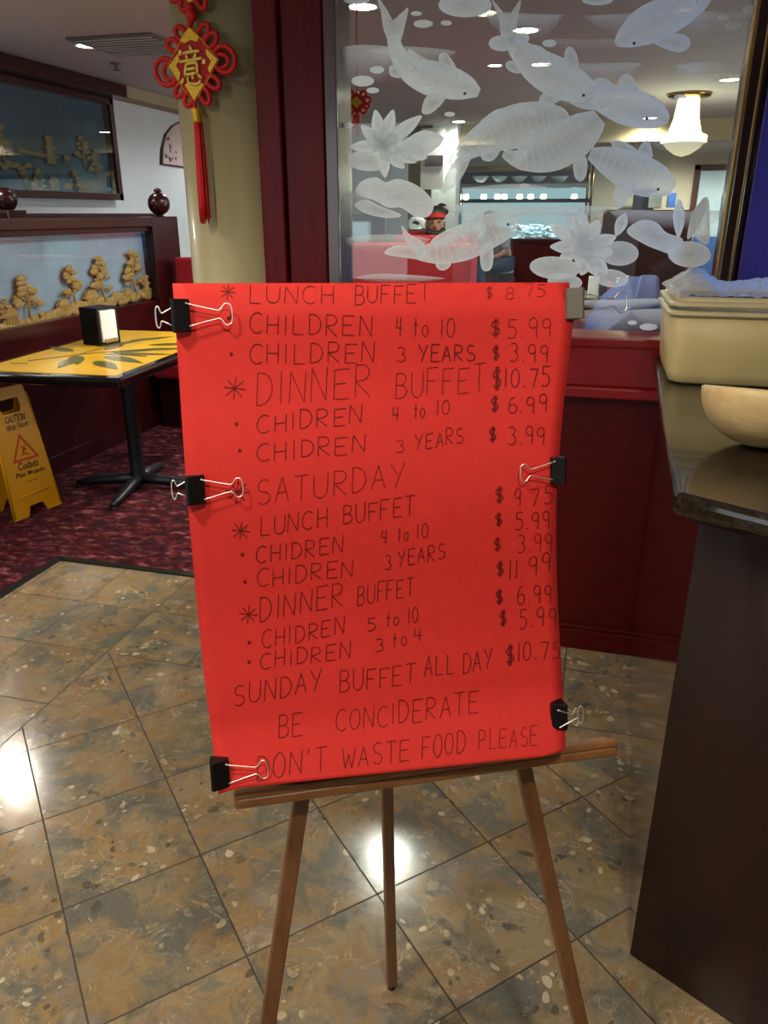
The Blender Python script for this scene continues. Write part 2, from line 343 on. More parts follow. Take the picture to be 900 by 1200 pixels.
# ---------------------------------------------------------------- mesh builder
class MB:
    def __init__(s): s.bm = bmesh.new()
    def _xf(s, verts, loc, rot):
        R = rot if isinstance(rot, Matrix) else Matrix.Rotation(rot, 3, 'Z')
        for v in verts: v.co = R @ v.co + Vector(loc)
    def box(s, size, loc, rot=0.0, bevel=0.0, seg=2):
        b = bmesh.new(); bmesh.ops.create_cube(b, size=1)
        for v in b.verts: v.co = Vector((v.co.x * size[0], v.co.y * size[1], v.co.z * size[2]))
        if bevel: bmesh.ops.bevel(b, geom=b.edges[:], offset=bevel, segments=seg, affect='EDGES', profile=.6)
        s._xf(b.verts, loc, rot); s.join(b); return s
    def span(s, a, b_, bevel=0.0):                       # box between two corners
        a, b_ = Vector(a), Vector(b_)
        return s.box([abs(x) for x in (b_ - a)], (a + b_) / 2, 0.0, bevel)
    def join(s, b):
        mp = {v: s.bm.verts.new(v.co) for v in b.verts}
        for f in b.faces:
            try: nf = s.bm.faces.new([mp[v] for v in f.verts]); nf.smooth = f.smooth
            except ValueError: pass
        b.free()
    def poly(s, pts):
        vs = [s.bm.verts.new(Vector(p)) for p in pts]
        try: s.bm.faces.new(vs)
        except ValueError: pass
        return s
    def prism(s, pts, ext, bevel=0):                      # planar outline pts extruded by vector ext
        ext = Vector(ext); b = bmesh.new()
        lo = [b.verts.new(Vector(p)) for p in pts]; hi = [b.verts.new(Vector(p) + ext) for p in pts]
        n = len(pts); b.faces.new(lo[::-1]); b.faces.new(hi)
        for i in range(n): b.faces.new((lo[i], lo[(i + 1) % n], hi[(i + 1) % n], hi[i]))
        if bevel: bmesh.ops.bevel(b, geom=b.edges[:], offset=bevel, segments=3, affect='EDGES', profile=.5)
        bmesh.ops.recalc_face_normals(b, faces=b.faces[:]); s.join(b); return s
    def tube(s, pts, r, n=8, closed=False, cap=True, flat=None):
        pts = [Vector(p) for p in pts]; N = len(pts); rings = []
        rr = r if isinstance(r, (list, tuple)) else [r] * N
        prev = None
        for i, p in enumerate(pts):
            a = pts[(i - 1) % N] if (closed or i) else p; c = pts[(i + 1) % N] if (closed or i < N - 1) else p
            t = (c - a)
            t = t.normalized() if t.length > 1e-9 else Vector((0, 0, 1))
            if prev is None:
                ref = Vector((0, 0, 1)) if abs(t.z) < .9 else Vector((1, 0, 0)); u = t.cross(ref).normalized()
            else:
                u = prev - t * prev.dot(t)
                u = u.normalized() if u.length > 1e-6 else t.orthogonal().normalized()
            prev = u; w_ = t.cross(u)
            rings.append([s.bm.verts.new(p + (u * math.cos(2 * PI * k / n) + w_ * math.sin(2 * PI * k / n)) * rr[i]) for k in range(n)])
        for i in range(N if closed else N - 1):
            A, B = rings[i], rings[(i + 1) % N]
            for k in range(n):
                f = s.bm.faces.new((A[k], A[(k + 1) % n], B[(k + 1) % n], B[k])); f.smooth = True
        if cap and not closed:
            s.bm.faces.new(rings[0][::-1]); s.bm.faces.new(rings[-1])
        return s
    def lathe(s, prof, loc, n=24, rot=None, cap=True):    # prof: (radius, z) pairs
        b = bmesh.new(); rings = []
        for r, z in prof: rings.append([b.verts.new((max(r, 1e-5) * math.cos(2 * PI * k / n), max(r, 1e-5) * math.sin(2 * PI * k / n), z)) for k in range(n)])
        for A, B in zip(rings, rings[1:]):
            for k in range(n): f = b.faces.new((A[k], A[(k + 1) % n], B[(k + 1) % n], B[k])); f.smooth = True
        if cap: b.faces.new(rings[0][::-1]); b.faces.new(rings[-1])
        s._xf(b.verts, loc, rot if rot is not None else 0.0); s.join(b); return s
    def ball(s, r, loc, sub=2, sq=(1, 1, 1), jit=0):
        b = bmesh.new(); bmesh.ops.create_icosphere(b, subdivisions=sub, radius=1)
        for v in b.verts:
            k = 1 + random.uniform(-jit, jit)
            v.co = Vector((v.co.x * r * sq[0] * k, v.co.y * r * sq[1] * k, v.co.z * r * sq[2] * k)) + Vector(loc)
        for f in b.faces: f.smooth = True
        s.join(b); return s
    def build(s, name, m, parent=None, dens=None):
        me = bpy.data.meshes.new(name); s.bm.to_mesh(me); s.bm.free()
        if m: me.materials.append(m)
        o = bpy.data.objects.new(name, me); COL.objects.link(o)
        if parent is not None: attach(o, parent)
        return o


def attach(o, parent):
    o.parent = parent
    bpy.context.view_layer.update()
    o.matrix_parent_inverse = parent.matrix_world.inverted()


def tag(o, label, cat, group=None):
    o['label'] = label; o['category'] = cat
    if group: o['group'] = group
    return o


def thing(name, label, cat, loc, group=None):
    o = bpy.data.objects.new(name, None); o.empty_display_size = .05; COL.objects.link(o); o.location = loc
    bpy.context.view_layer.update(); return tag(o, label, cat, group)


def struct(o): o['kind'] = 'structure'; return o


def copy_tree(root, offset, label=None, cat=None):
    """a copy of a thing, its parts and sub-parts, moved by offset"""
    def rec(o, parent):
        c = o.copy(); COL.objects.link(c)
        if parent is not None: c.parent = parent; c.matrix_parent_inverse = o.matrix_parent_inverse.copy()
        for ch in o.children: rec(ch, c)
        return c
    c = rec(root, None); c.location = Vector(root.location) + Vector(offset)
    if label: c['label'] = label
    return c


def curve2(f, n=24, a=0, b=1): return [f(a + (b - a) * i / (n - 1)) for i in range(n)]


def spline(pts, per=8, closed=False):
    """Catmull-Rom through points (any dimension)"""
    P = [Vector(p) for p in pts]; n = len(P); out = []
    for i in range(n if closed else n - 1):
        p1, p2 = P[i % n], P[(i + 1) % n]
        p0 = P[(i - 1) % n] if closed or i > 0 else p1; p3 = P[(i + 2) % n] if closed or i < n - 2 else p2
        for k in range(per):
            t = k / per
            out.append(.5 * ((2 * p1) + (p2 - p0) * t + (2 * p0 - 5 * p1 + 4 * p2 - p3) * t * t + (3 * p1 - p0 - 3 * p2 + p3) * t ** 3))
    if not closed: out.append(P[-1])
    return out


# ================================================================ THE SETTING
WY = 2.447                                   # front of the glazed partition
bm = MB(); bm.poly([(-2.18, -2.2, 0), (2.2, -2.2, 0), (2.2, 2.606, 0), (-2.18, 2.606, 0)])
struct(bm.build('floor', M['floor']))
bm = MB()
bm.poly([(-4.4, -2.2, 0), (-2.18, -2.2, 0), (-2.18, 2.606, 0), (-4.4, 2.606, 0)])
bm.poly([(-4.4, 2.606, 0), (4.6, 2.606, 0), (4.6, 14, 0), (-4.4, 14, 0)])
struct(bm.build('floor_carpet', M['carpet']))
bm = MB(); bm.box((.035, 4.82, .008), (-2.18, .206, .004), bevel=.002); bm.box((1.2, .03, .008), (-1.58, 2.606, .004), bevel=.002)
struct(bm.build('trim_1', M['black_trim']))
bm = MB(); bm.span((-4.4, -2.2, CEIL), (4.6, 14, CEIL + .1)); struct(bm.build('ceiling', M['ceiling']))
bm = MB(); bm.span((-4.4, -.5, 0), (-4.3, 14, CEIL)); struct(bm.build('wall_left', M['wall_blue']))
bm = MB(); bm.span((-4.4, 13.8, 0), (4.6, 13.9, CEIL)); struct(bm.build('wall_back', M['wall_olive']))
bm = MB(); bm.span((4.5, 2.6, 0), (4.6, 14, CEIL)); struct(bm.build('wall_right', M['wall_olive']))
bm = MB(); bm.span((1.9, -2.2, 0), (2.0, 2.46, CEIL)); struct(bm.build('wall_front', M['wall_tan']))
b = MB(); b.span((-4.4, -2.3, 0), (-1.3, -2.2, CEIL)); b.span((.3, -2.3, 0), (2.0, -2.2, CEIL)); b.span((-1.3, -2.3, 2.15), (.3, -2.2, CEIL)); struct(b.build('wall_entrance', M['wall_tan']))  # door opening is assumed, lets the world light in
b = MB(); b.span((-4.4, -2.3, 0), (-4.3, -.5, CEIL)); struct(b.build('wall_entrance_side', M['wall_tan']))
for nm, (u0, u1), fix in (('window_assumed', (-4.1, -1.7), 'y'), ('window_added', (5.1, 8.1), 'x')):  # first frame is assumed, unseen; second is added around the dining room's fill lamp
    b = MB()
    for z in (.82, 2.15):
        b.span((u0, -2.2, z), (u1, -2.17, z + .04), .003) if fix == 'y' else b.span((4.44, u0, z), (4.5, u1, z + .04), .003)
    for u in (u0, u1 - .04):
        b.span((u, -2.2, .82), (u + .04, -2.17, 2.19), .003) if fix == 'y' else b.span((4.44, u, .82), (4.5, u + .04, 2.19), .003)
    struct(b.build(nm, M['fitting']))
# soffits in the dining room
bm = MB(); bm.span((-4.1, 10.6, 2.22), (4.5, 11.1, CEIL)); struct(bm.build('trim_2', M['wall_tan']))
bm = MB(); bm.span((-4.3, 6.6, 2.36), (-4.1, 13.7, CEIL)); bm.span((-4.3, 2.6, 2.36), (-4.15, 6.6, CEIL)); struct(bm.build('trim_3', M['wall_tan']))

# half wall under the glass
hw = MB()
hw.span((-1.04, 2.43, .925), (1.9, 2.60, 1.05), .004)
hw.span((-1.04, 2.405, .892), (1.9, 2.60, .925), .006)
struct(hw.build('wall_partition_band', M['mahog_lite']))
hw = MB()
hw.span((-1.04, WY, .09), (1.9, 2.60, .892))
struct(hw.build('wall_partition', M['mahog_h']))
b = MB(); b.span((-1.04, 2.425, 0), (1.9, WY, .075), .003); b.span((-1.04, 2.432, .075), (1.9, WY, .09), .004)
struct(b.build('baseboard_partition', M['mahog_h']))
# posts of the glazed partition
p = MB(); p.span((-.965, 2.43, 0), (-.838, 2.60, CEIL), .004); p.span((-1.045, 2.41, 0), (-.968, 2.62, CEIL), .006)
struct(p.build('wall_post', M['mahog']))
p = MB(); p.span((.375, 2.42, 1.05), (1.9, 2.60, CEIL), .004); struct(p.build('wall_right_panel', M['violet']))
# the window itself
frame = MB(); frame.span((-.838, 2.437, 1.05), (-.797, 2.58, CEIL), .004)
win = struct(frame.build('window_1', M['jamb']))
b = MB(); b.span((-.838, 2.418, 1.045), (.375, 2.60, 1.073), .005); b.build('window_sill', M['mahog_lite'], win)
b = MB(); b.span((.325, 2.437, 1.07), (.372, 2.58, CEIL), .004); b.build('window_frame', M['dark_wood'], win)
b = MB(); b.span((.318, 2.43, 1.07), (.332, 2.47, CEIL), .003); b.span((.352, 2.425, 1.07), (.36, 2.44, CEIL), .002); b.build('brass_strip', M['brass'], win)
GY = 2.50
b = MB(); b.span((-.80, GY, 1.07), (.33, GY + .008, CEIL)); b.build('glass_pane', M['glass'], win)

# column
b = MB(); b.lathe([(.205, 0), (.205, .10), (.19, .12), (.19, CEIL)], (-1.245, 2.70, 0), 48, cap=True)
struct(b.build('column', M['column']))


# ================================================================ ETCHED DECORATION ON THE GLASS
class Etch:
    """flat frosting on the front face of the pane, drawn with outlines; layers sit a hair apart"""
    def __init__(s): s.v = []; s.f = []; s.d = []; s.layer = 0
    def pt(s, p, lift=0): q = at_y(p[0], p[1], GY); return Vector((q.x, GY - .0004 - .00012 * s.layer - lift, q.z))
    def fan(s, pts, dc, de, center=None):
        s.layer += 1; n = len(pts)
        c = center or (sum(p[0] for p in pts) / n, sum(p[1] for p in pts) / n)
        i0 = len(s.v); s.v.append(s.pt(c)); s.d.append(dc)
        for p in pts: s.v.append(s.pt(p)); s.d.append(de)
        for i in range(n): s.f.append((i0, i0 + 1 + i, i0 + 1 + (i + 1) % n))
    def strip(s, A, B, da, db, new=True):
        if new: s.layer += 1
        i0 = len(s.v); n = len(A)
        for p, q in zip(A, B): s.v += [s.pt(p), s.pt(q)]; s.d += [da, db]
        for i in range(n - 1): k = i0 + 2 * i; s.f.append((k, k + 1, k + 3, k + 2))
    def line(s, pts, wd, d, closed=False):
        pts = [Vector((p[0], p[1])) for p in pts]; n = len(pts); A = []; B = []
        for i in range(n):
            a = pts[i - 1] if (i or closed) else pts[i]; c = pts[(i + 1) % n] if (i < n - 1 or closed) else pts[i]
            t = (c - a); t = t.normalized() if t.length > 1e-6 else Vector((1, 0)); m = Vector((-t.y, t.x))
            A.append(pts[i] + m * wd / 2); B.append(pts[i] - m * wd / 2)
        if closed: A.append(A[0]); B.append(B[0])
        s.strip(A, B, d, d)
    def shape(s, pts, dc=.55, de=.8, rim=.9, wd=.8, smooth=True, center=None):
        if smooth: pts = [tuple(q) for q in spline(pts, 5, True)]
        s.fan(pts, dc, de, center)
        if rim: s.line(pts, wd, rim, True)
    def ell(s, x, y, rx, ry, rot=0, **kw):
        c, q = math.cos(rot), math.sin(rot)
        pts = [(x + rx * math.cos(a) * c - ry * math.sin(a) * q, y + rx * math.cos(a) * q + ry * math.sin(a) * c) for a in [2 * PI * k / 22 for k in range(22)]]
        s.shape(pts, smooth=False, **kw)
    def petal(s, base, tip, wd, **kw):
        b = Vector(base); t = Vector(tip); d = t - b; m = Vector((-d.y, d.x)).normalized() * wd / 2
        s.shape([tuple(b), tuple(b + d * .3 + m * .8), tuple(b + d * .62 + m), tuple(b + d * .88 + m * .5), tuple(t), tuple(b + d * .88 - m * .5), tuple(b + d * .62 - m), tuple(b + d * .3 - m * .8)], **kw)
        s.line([tuple(b + d * .15), tuple(b + d * .8)], .5, .5)
    def build(s, name, label=None):
        me = bpy.data.meshes.new(name); me.from_pydata([tuple(v) for v in s.v], [], s.f); me.update()
        at = me.attributes.new('frosting', 'FLOAT', 'POINT'); at.data.foreach_set('value', s.d)
        me.materials.append(M['etch']); o = bpy.data.objects.new(name, me); COL.objects.link(o); attach(o, win)
        if label: o['label'] = label
        return o


def koi(name, spine, tails, fins, eye, spots=(), scales=False, dens=(.62, .78)):
    e = Etch()
    for t in tails:
        e.shape(t, .42, .62, .8)
        n = len(t); c = Vector((spine[0][0], spine[0][1]))
        for k in range(0, n): e.line([tuple(c.lerp(Vector(t[k]), .2)), tuple(c.lerp(Vector(t[k]), .85))], .5, .5)
    for f in fins: e.shape(f, .45, .66, .82)
    S = spline(spine, 7); L = []; R = []; C = []
    for i, q in enumerate(S):
        a = S[max(i - 1, 0)]; c = S[min(i + 1, len(S) - 1)]; t = Vector((c.x - a.x, c.y - a.y)).normalized(); m = Vector((-t.y, t.x)); h = max(q.z, .5)
        L.append(Vector((q.x, q.y)) + m * h); R.append(Vector((q.x, q.y)) - m * h); C.append(Vector((q.x, q.y)))
    dens = (.46, .64) if scales else dens
    e.strip(L, C, dens[1], dens[0]); e.strip(C, R, dens[0], dens[1], new=False)
    tip = S[-1]; e.line(L + R[::-1], .9, .92, True)
    if scales:
        for i in range(4, len(S) - 9, 2):
            for k in range(-3, 4):
                a = (k + .5 * (i // 2 % 2)) / 3.6
                if abs(a) > .85: continue
                c = C[i].lerp(L[i] if a > 0 else R[i], abs(a)); t = (C[i + 1] - C[i - 1]).normalized(); m = Vector((-t.y, t.x)); r = 2.5
                e.line([tuple(c + t * r * math.cos(q) + m * r * math.sin(q)) for q in [-1.4 + .7 * j for j in range(5)]], .55, .85)
    # gill line and mouth
    g = max(len(S) - 8, 2); e.line([tuple(L[g].lerp(C[g], .25)), tuple(C[g - 1]), tuple(R[g].lerp(C[g], .25))], .9, .85)
    for sx, sy, r in spots: e.ell(sx, sy, r, r * .8, rim=.3, dc=.1, de=.3)
    o = e.build(name)
    if eye:
        b = MB(); c = e.pt(eye, .0012); b.lathe([(0, 0), (.0035, 0), (.0042, .0006), (.003, .001), (0, .001)], c, 10, Matrix.Rotation(PI / 2, 3, 'X')); b.build('eye_dot', M['vent'], o)
    return o


koi('etched_koi', [(461, 42, 7), (466, 62, 9), (482, 82, 15), (503, 91, 20), (527, 97, 19), (547, 103, 14), (561, 109, 5)],
    [[(443, -1), (452, 10), (461, 25), (469, 22), (478, 9), (474, 30), (468, 50), (458, 52), (450, 34), (447, 14)]],
    [[(479, 58), (489, 64), (505, 72), (519, 76), (512, 86), (488, 80)], [(515, 66), (521, 62), (529, 70), (534, 82), (518, 80)],
     [(501, 113), (522, 111), (517, 122), (504, 133), (495, 131)], [(457, 79), (465, 77), (470, 90), (459, 89)]], (545, 110),
    [(484, 82, 6), (502, 99, 5), (534, 88, 4)])
koi('etched_koi', [(598, 44, 8), (612, 62, 14), (632, 79, 21), (655, 92, 23), (680, 104, 18), (696, 114, 8)],
    [[(577, 0), (588, 15), (596, 18), (603, 10), (610, 1), (606, 22), (603, 46), (589, 45), (585, 22)]],
    [[(618, 54), (634, 55), (645, 66), (660, 72), (640, 76)], [(662, 62), (667, 55), (675, 62), (677, 78), (664, 76)], [(593, 75), (600, 72), (610, 82), (607, 86), (596, 82)],
     [(632, 118), (640, 108), (662, 108), (655, 118), (640, 124)]], (684, 112), [(607, 66, 4), (662, 92, 3)])
koi('etched_koi', [(688, 110, 9), (708, 116, 17), (733, 124, 22), (757, 131, 20), (774, 137, 13), (783, 141, 4)], [],
    [[(695, 95), (708, 92), (720, 100), (725, 106), (705, 106)], [(727, 92), (733, 87), (740, 90), (748, 106), (728, 103)], [(665, 117), (685, 115), (700, 128), (680, 126)]],
    (758, 139), [(705, 122, 6), (726, 117, 2.5)])
koi('etched_koi', [(692, 180, 7), (714, 189, 17), (744, 203, 23), (769, 212, 20), (788, 222, 8)], [],
    [[(716, 165), (735, 168), (750, 182), (728, 182)], [(748, 180), (753, 168), (760, 166), (764, 184)], [(722, 242), (719, 226), (728, 216), (745, 212), (737, 232), (728, 243)]],
    (771, 222), scales=True)
koi('etched_koi', [(530, 194, 5), (546, 177, 11), (575, 159, 20), (605, 148, 25), (635, 139, 20), (655, 136, 11), (665, 139, 4)],
    [[(538, 183), (552, 180), (545, 200), (534, 216), (518, 226), (524, 204)]],
    [[(546, 164), (562, 144), (584, 128), (601, 132), (590, 142), (562, 158)], [(603, 127), (608, 121), (618, 124), (628, 133), (608, 134)], [(566, 178), (585, 176), (577, 188), (566, 187)]],
    None, scales=True)
koi('etched_koi', [(590, 180, 4), (612, 187, 12), (640, 181, 21), (665, 166, 25), (687, 150, 20), (702, 138, 10)], [],
    [[(603, 190), (613, 162), (628, 152), (624, 172), (611, 190)], [(673, 190), (686, 184), (687, 203), (681, 212), (674, 207)]], None, scales=True)
koi('etched_koi', [(722, 52, 3), (734, 44, 13), (758, 30, 22), (790, 14, 21), (815, 1, 15), (830, -10, 8)], [],
    [[(762, 46), (790, 40), (805, 43), (808, 53), (797, 61), (778, 56)], [(762, 8), (775, -2), (790, 0), (775, 14)]], (743, 51), [(774, 16, 7), (803, 18, 5), (820, 2, 4)])
koi('etched_koi', [(489, 297, 7), (514, 296, 13), (540, 287, 19), (566, 274, 20), (590, 264, 16), (608, 256, 5)],
    [[(451, 297), (464, 288), (482, 288), (497, 292), (500, 303), (478, 302)], [(471, 265), (480, 275), (497, 286), (493, 297), (478, 286)]],
    [[(505, 284), (520, 272), (545, 262), (556, 268), (520, 288)], [(512, 309), (528, 309), (522, 316), (514, 315)], [(563, 300), (567, 288), (576, 284), (578, 300), (575, 315), (566, 316)],
     [(543, 250), (550, 247), (562, 253), (559, 262), (547, 259)]], (596, 263), [(562, 272, 6), (545, 292, 6)], scales=True)

e = Etch()                                        # open lotus, upper left of the pane
e.petal((470, 172), (520, 162), 26); e.petal((462, 168), (500, 185), 20)
for tip, wd in [((411, 172), 14), ((424, 147), 13), ((440, 129), 14), ((461, 129), 14), ((480, 146), 17), ((494, 136), 15), ((488, 190), 15), ((474, 197), 14), ((452, 208), 13), ((430, 162), 14)]: e.petal((448, 172), tip, wd)
for tip, wd in [((436, 152), 10), ((450, 148), 11), ((466, 158), 12), ((470, 178), 12), ((452, 190), 11), ((436, 178), 10)]: e.petal((450, 172), tip, wd)
e.build('etched_lotus')
e = Etch()                                        # open lotus, lower right of the pane
e.ell(726, 297, 22, 14, dc=.45, de=.6); e.ell(716, 326, 20, 10, .1, dc=.5, de=.62)
for tip, wd in [((644, 262), 15), ((645, 289), 14), ((664, 247), 13), ((681, 243), 15), ((702, 258), 17), ((722, 277), 15), ((718, 296), 17), ((702, 311), 17), ((676, 309), 14), ((656, 303), 14)]: e.petal((684, 290), tip, wd)
for tip, wd in [((681, 322), 15), ((698, 322), 15), ((712, 320), 14)]: e.petal((690, 298), tip, wd)
for tip, wd in [((668, 270), 11), ((684, 262), 12), ((698, 272), 12), ((705, 288), 13), ((690, 301), 13), ((670, 298), 12)]: e.petal((684, 289), tip, wd)
e.petal((722, 276), (733, 250), 13); e.line([(722, 276), (714, 290)], 1.4, .8)
for k in range(9): e.ell(675 + random.uniform(-6, 6), 284 + random.uniform(-4, 4), 1.2, 1.2, rim=0, dc=.1, de=.2)
e.build('etched_lotus')
e = Etch(); e.shape([(417, 224), (424, 213), (440, 208), (452, 214), (466, 210), (485, 216), (500, 227), (508, 240), (502, 253), (488, 254), (470, 243), (455, 243), (440, 235), (425, 230)], .5, .7)
for q in [(430, 218), (452, 216), (480, 220), (500, 238)]: e.line([(446, 234), q], .6, .8)
e.shape([(416, 240), (430, 235), (448, 243), (470, 252), (455, 255), (430, 250)], .4, .6); e.ell(430, 189, 24, 11, .1, dc=.45, de=.65)
e.build('etched_lily_pad')
e = Etch(); e.ell(650, 314, 29, 13, .08, dc=.5, de=.66); e.ell(662, 330, 20, 9, .1, dc=.45, de=.6); e.build('etched_lily_pad')
e = Etch(); e.shape([(735, 272), (744, 262), (757, 258), (770, 262), (781, 273), (800, 281), (790, 297), (770, 292), (752, 284)], .5, .7); e.ell(808, 298, 25, 15, .06, dc=.5, de=.72)
for k in range(12): a = k * PI / 6; e.line([(808 + 6 * math.cos(a), 298 + 4 * math.sin(a)), (808 + 21 * math.cos(a), 298 + 12 * math.sin(a))], .5, .75)
e.petal((795, 278), (796, 234), 13); e.petal((806, 280), (826, 232), 12); e.shape([(829, 286), (812, 274), (809, 256), (818, 240), (829, 232), (831, 260)], .5, .7)
e.build('etched_lily_pad')
e = Etch(); e.ell(545, 6, 31, 14, dc=.6, de=.78)
for k in range(10): a = k * PI / 5; e.line([(545 + 7 * math.cos(a), 6 + 3 * math.sin(a)), (545 + 25 * math.cos(a), 6 + 11 * math.sin(a))], .5, .8)
e.ell(418, 0, 15, 5); e.ell(588, 51, 15, 9, dc=.6, de=.75); e.ell(608, 45, 12, 8, dc=.6, de=.75); e.ell(700, 0, 18, 6); e.build('etched_lily_pad')
e = Etch()
for x, y, rx, ry in [(488, 16, 6, 2.4), (496, 28, 11, 4.2), (523, 27, 6, 2.6), (442, 82, 8, 4), (425, 95, 13, 6), (437, 106, 7, 3), (407, 147, 7, 3), (527, 134, 6, 2.4), (644, 51, 8, 4), (848, 21, 7, 3), (859, 31, 10, 4), (881, 12, 12, 5), (797, 114, 7, 3), (741, 378, 5, 2.2), (760, 383, 10, 3.6), (615, 218, 6, 2.4)]: e.ell(x, y, rx, ry, dc=.72, de=.72, rim=.8)
e.build('etched_bubble')
e = Etch()                                        # drifting bands of water, dense on top and fading down
for x0, x1, y, h, dn in [(392, 470, 54, 42, .38), (430, 535, 56, 22, .34), (570, 660, 15, 30, .36), (680, 900, 15, 30, .3), (640, 752, 73, 24, .36), (788, 892, 74, 24, .36), (640, 740, 45, 16, .16), (398, 505, 276, 20, .42),
                         (418, 522, 322, 9, .4), (520, 722, 240, 24, .52), (535, 640, 217, 12, .4), (672, 780, 350, 14, .5), (672, 800, 362, 30, .3), (715, 862, 246, 22, .42), (760, 880, 164, 18, .28), (395, 460, 225, 16, .25), (460, 530, 160, 34, .28), (740, 900, 362, 28, .3)]:
    n = 14; A = []; B = []
    for k in range(n):
        t = k / (n - 1); x = x0 + (x1 - x0) * t; taper = min(1, 4 * t, 4 * (1 - t)) ** .6
        A.append((x, y + 1.5 * math.sin(5 * t + x0) + 3 * (1 - taper))); B.append((x, y + 3 * (1 - taper) + h * taper + .3))
    A2 = [(a[0], a[1] * .8 + b_[1] * .2) for a, b_ in zip(A, B)]
    e.strip(A, A2, dn, dn); e.strip(A2, B, dn, 0.0, new=False)
e.build('etched_water_band')


# ================================================================ RED PAPER SIGN ON ITS EASEL
LED = Vector((-.369, .673, .75)); LD = Vector((.8945, .4472, 0)); LN = Vector((.4472, -.8945, 0))
TAU = math.radians(12)
PU = Vector((-LN.x * math.sin(TAU), -LN.y * math.sin(TAU), math.cos(TAU)))
PN = Vector((LN.x * math.cos(TAU), LN.y * math.cos(TAU), math.sin(TAU)))
PO = LED - LN * .02


def paper_pt(px, py, lift=0.0):
    q = at_plane(px, py, PO, PN); v = (q - PO).dot(PU); u = (q - PO).dot(LD)
    bmp = .008 + .006 * math.sin(v * 19 + .6 + u * 1.2) * min(1, max(0, (.62 - v) * 8))
    if v < .085: bmp += .030 * ((.085 - v) / .085) ** 1.3                # lower edge swings forward over the ledge
    if v > .565: bmp -= .02 * ((v - .565) / .05) ** 2                    # top rolls back over the board
    if u > .36: bmp += .010 * math.sin((u - .36) / .09 * 1.5) * math.exp(-((v - .5) / .09) ** 2)
    return at_plane(px, py, PO + PN * (bmp + lift), PN)


LE = spline([(202, 332), (205, 370), (209, 430), (215, 520), (221, 600), (229, 690), (239, 790), (249, 870), (256, 926)], 8)
RE = spline([(667, 331), (669, 350), (672, 374), (668, 410), (661, 470), (655, 540), (652, 600), (653, 690), (658, 780), (662, 850), (663, 884)], 8)
def edge_at(E, t): f = t * (len(E) - 1); i = min(int(f), len(E) - 2); return E[i].lerp(E[i + 1], f - i)
b = MB(); NV, NU = 60, 30; grid = []
for j in range(NV + 1):
    t = j / NV; l, r = edge_at(LE, t), edge_at(RE, t); row = []
    for i in range(NU + 1):
        s = i / NU; x = l.x + (r.x - l.x) * s; y = l.y + (r.y - l.y) * s
        if j > NV - 6: y -= (j - NV + 6) / 6 * (6 * max(0, (s - .95) / .05) - 5 * max(0, (.05 - s) / .05))
        row.append(b.bm.verts.new(paper_pt(x, y)))
    grid.append(row)
for j in range(NV):
    for i in range(NU):
        f = b.bm.faces.new((grid[j][i], grid[j + 1][i], grid[j + 1][i + 1], grid[j][i + 1])); f.smooth = True
paper = tag(b.build('paper_sign', M['paper']), 'red poster paper handwritten with buffet prices, clipped up on the wooden easel', 'sign')
md = paper.modifiers.new('thickness', 'SOLIDIFY'); md.thickness = .0008; md.offset = -1
b = MB(); c = PO + LD * .205 + PU * .275 - PN * .006
R = Matrix((LD, PU, PN)).transposed()
b.box((.405, .53, .005), c, R, .001); b.build('backing_board', M['board'], paper)

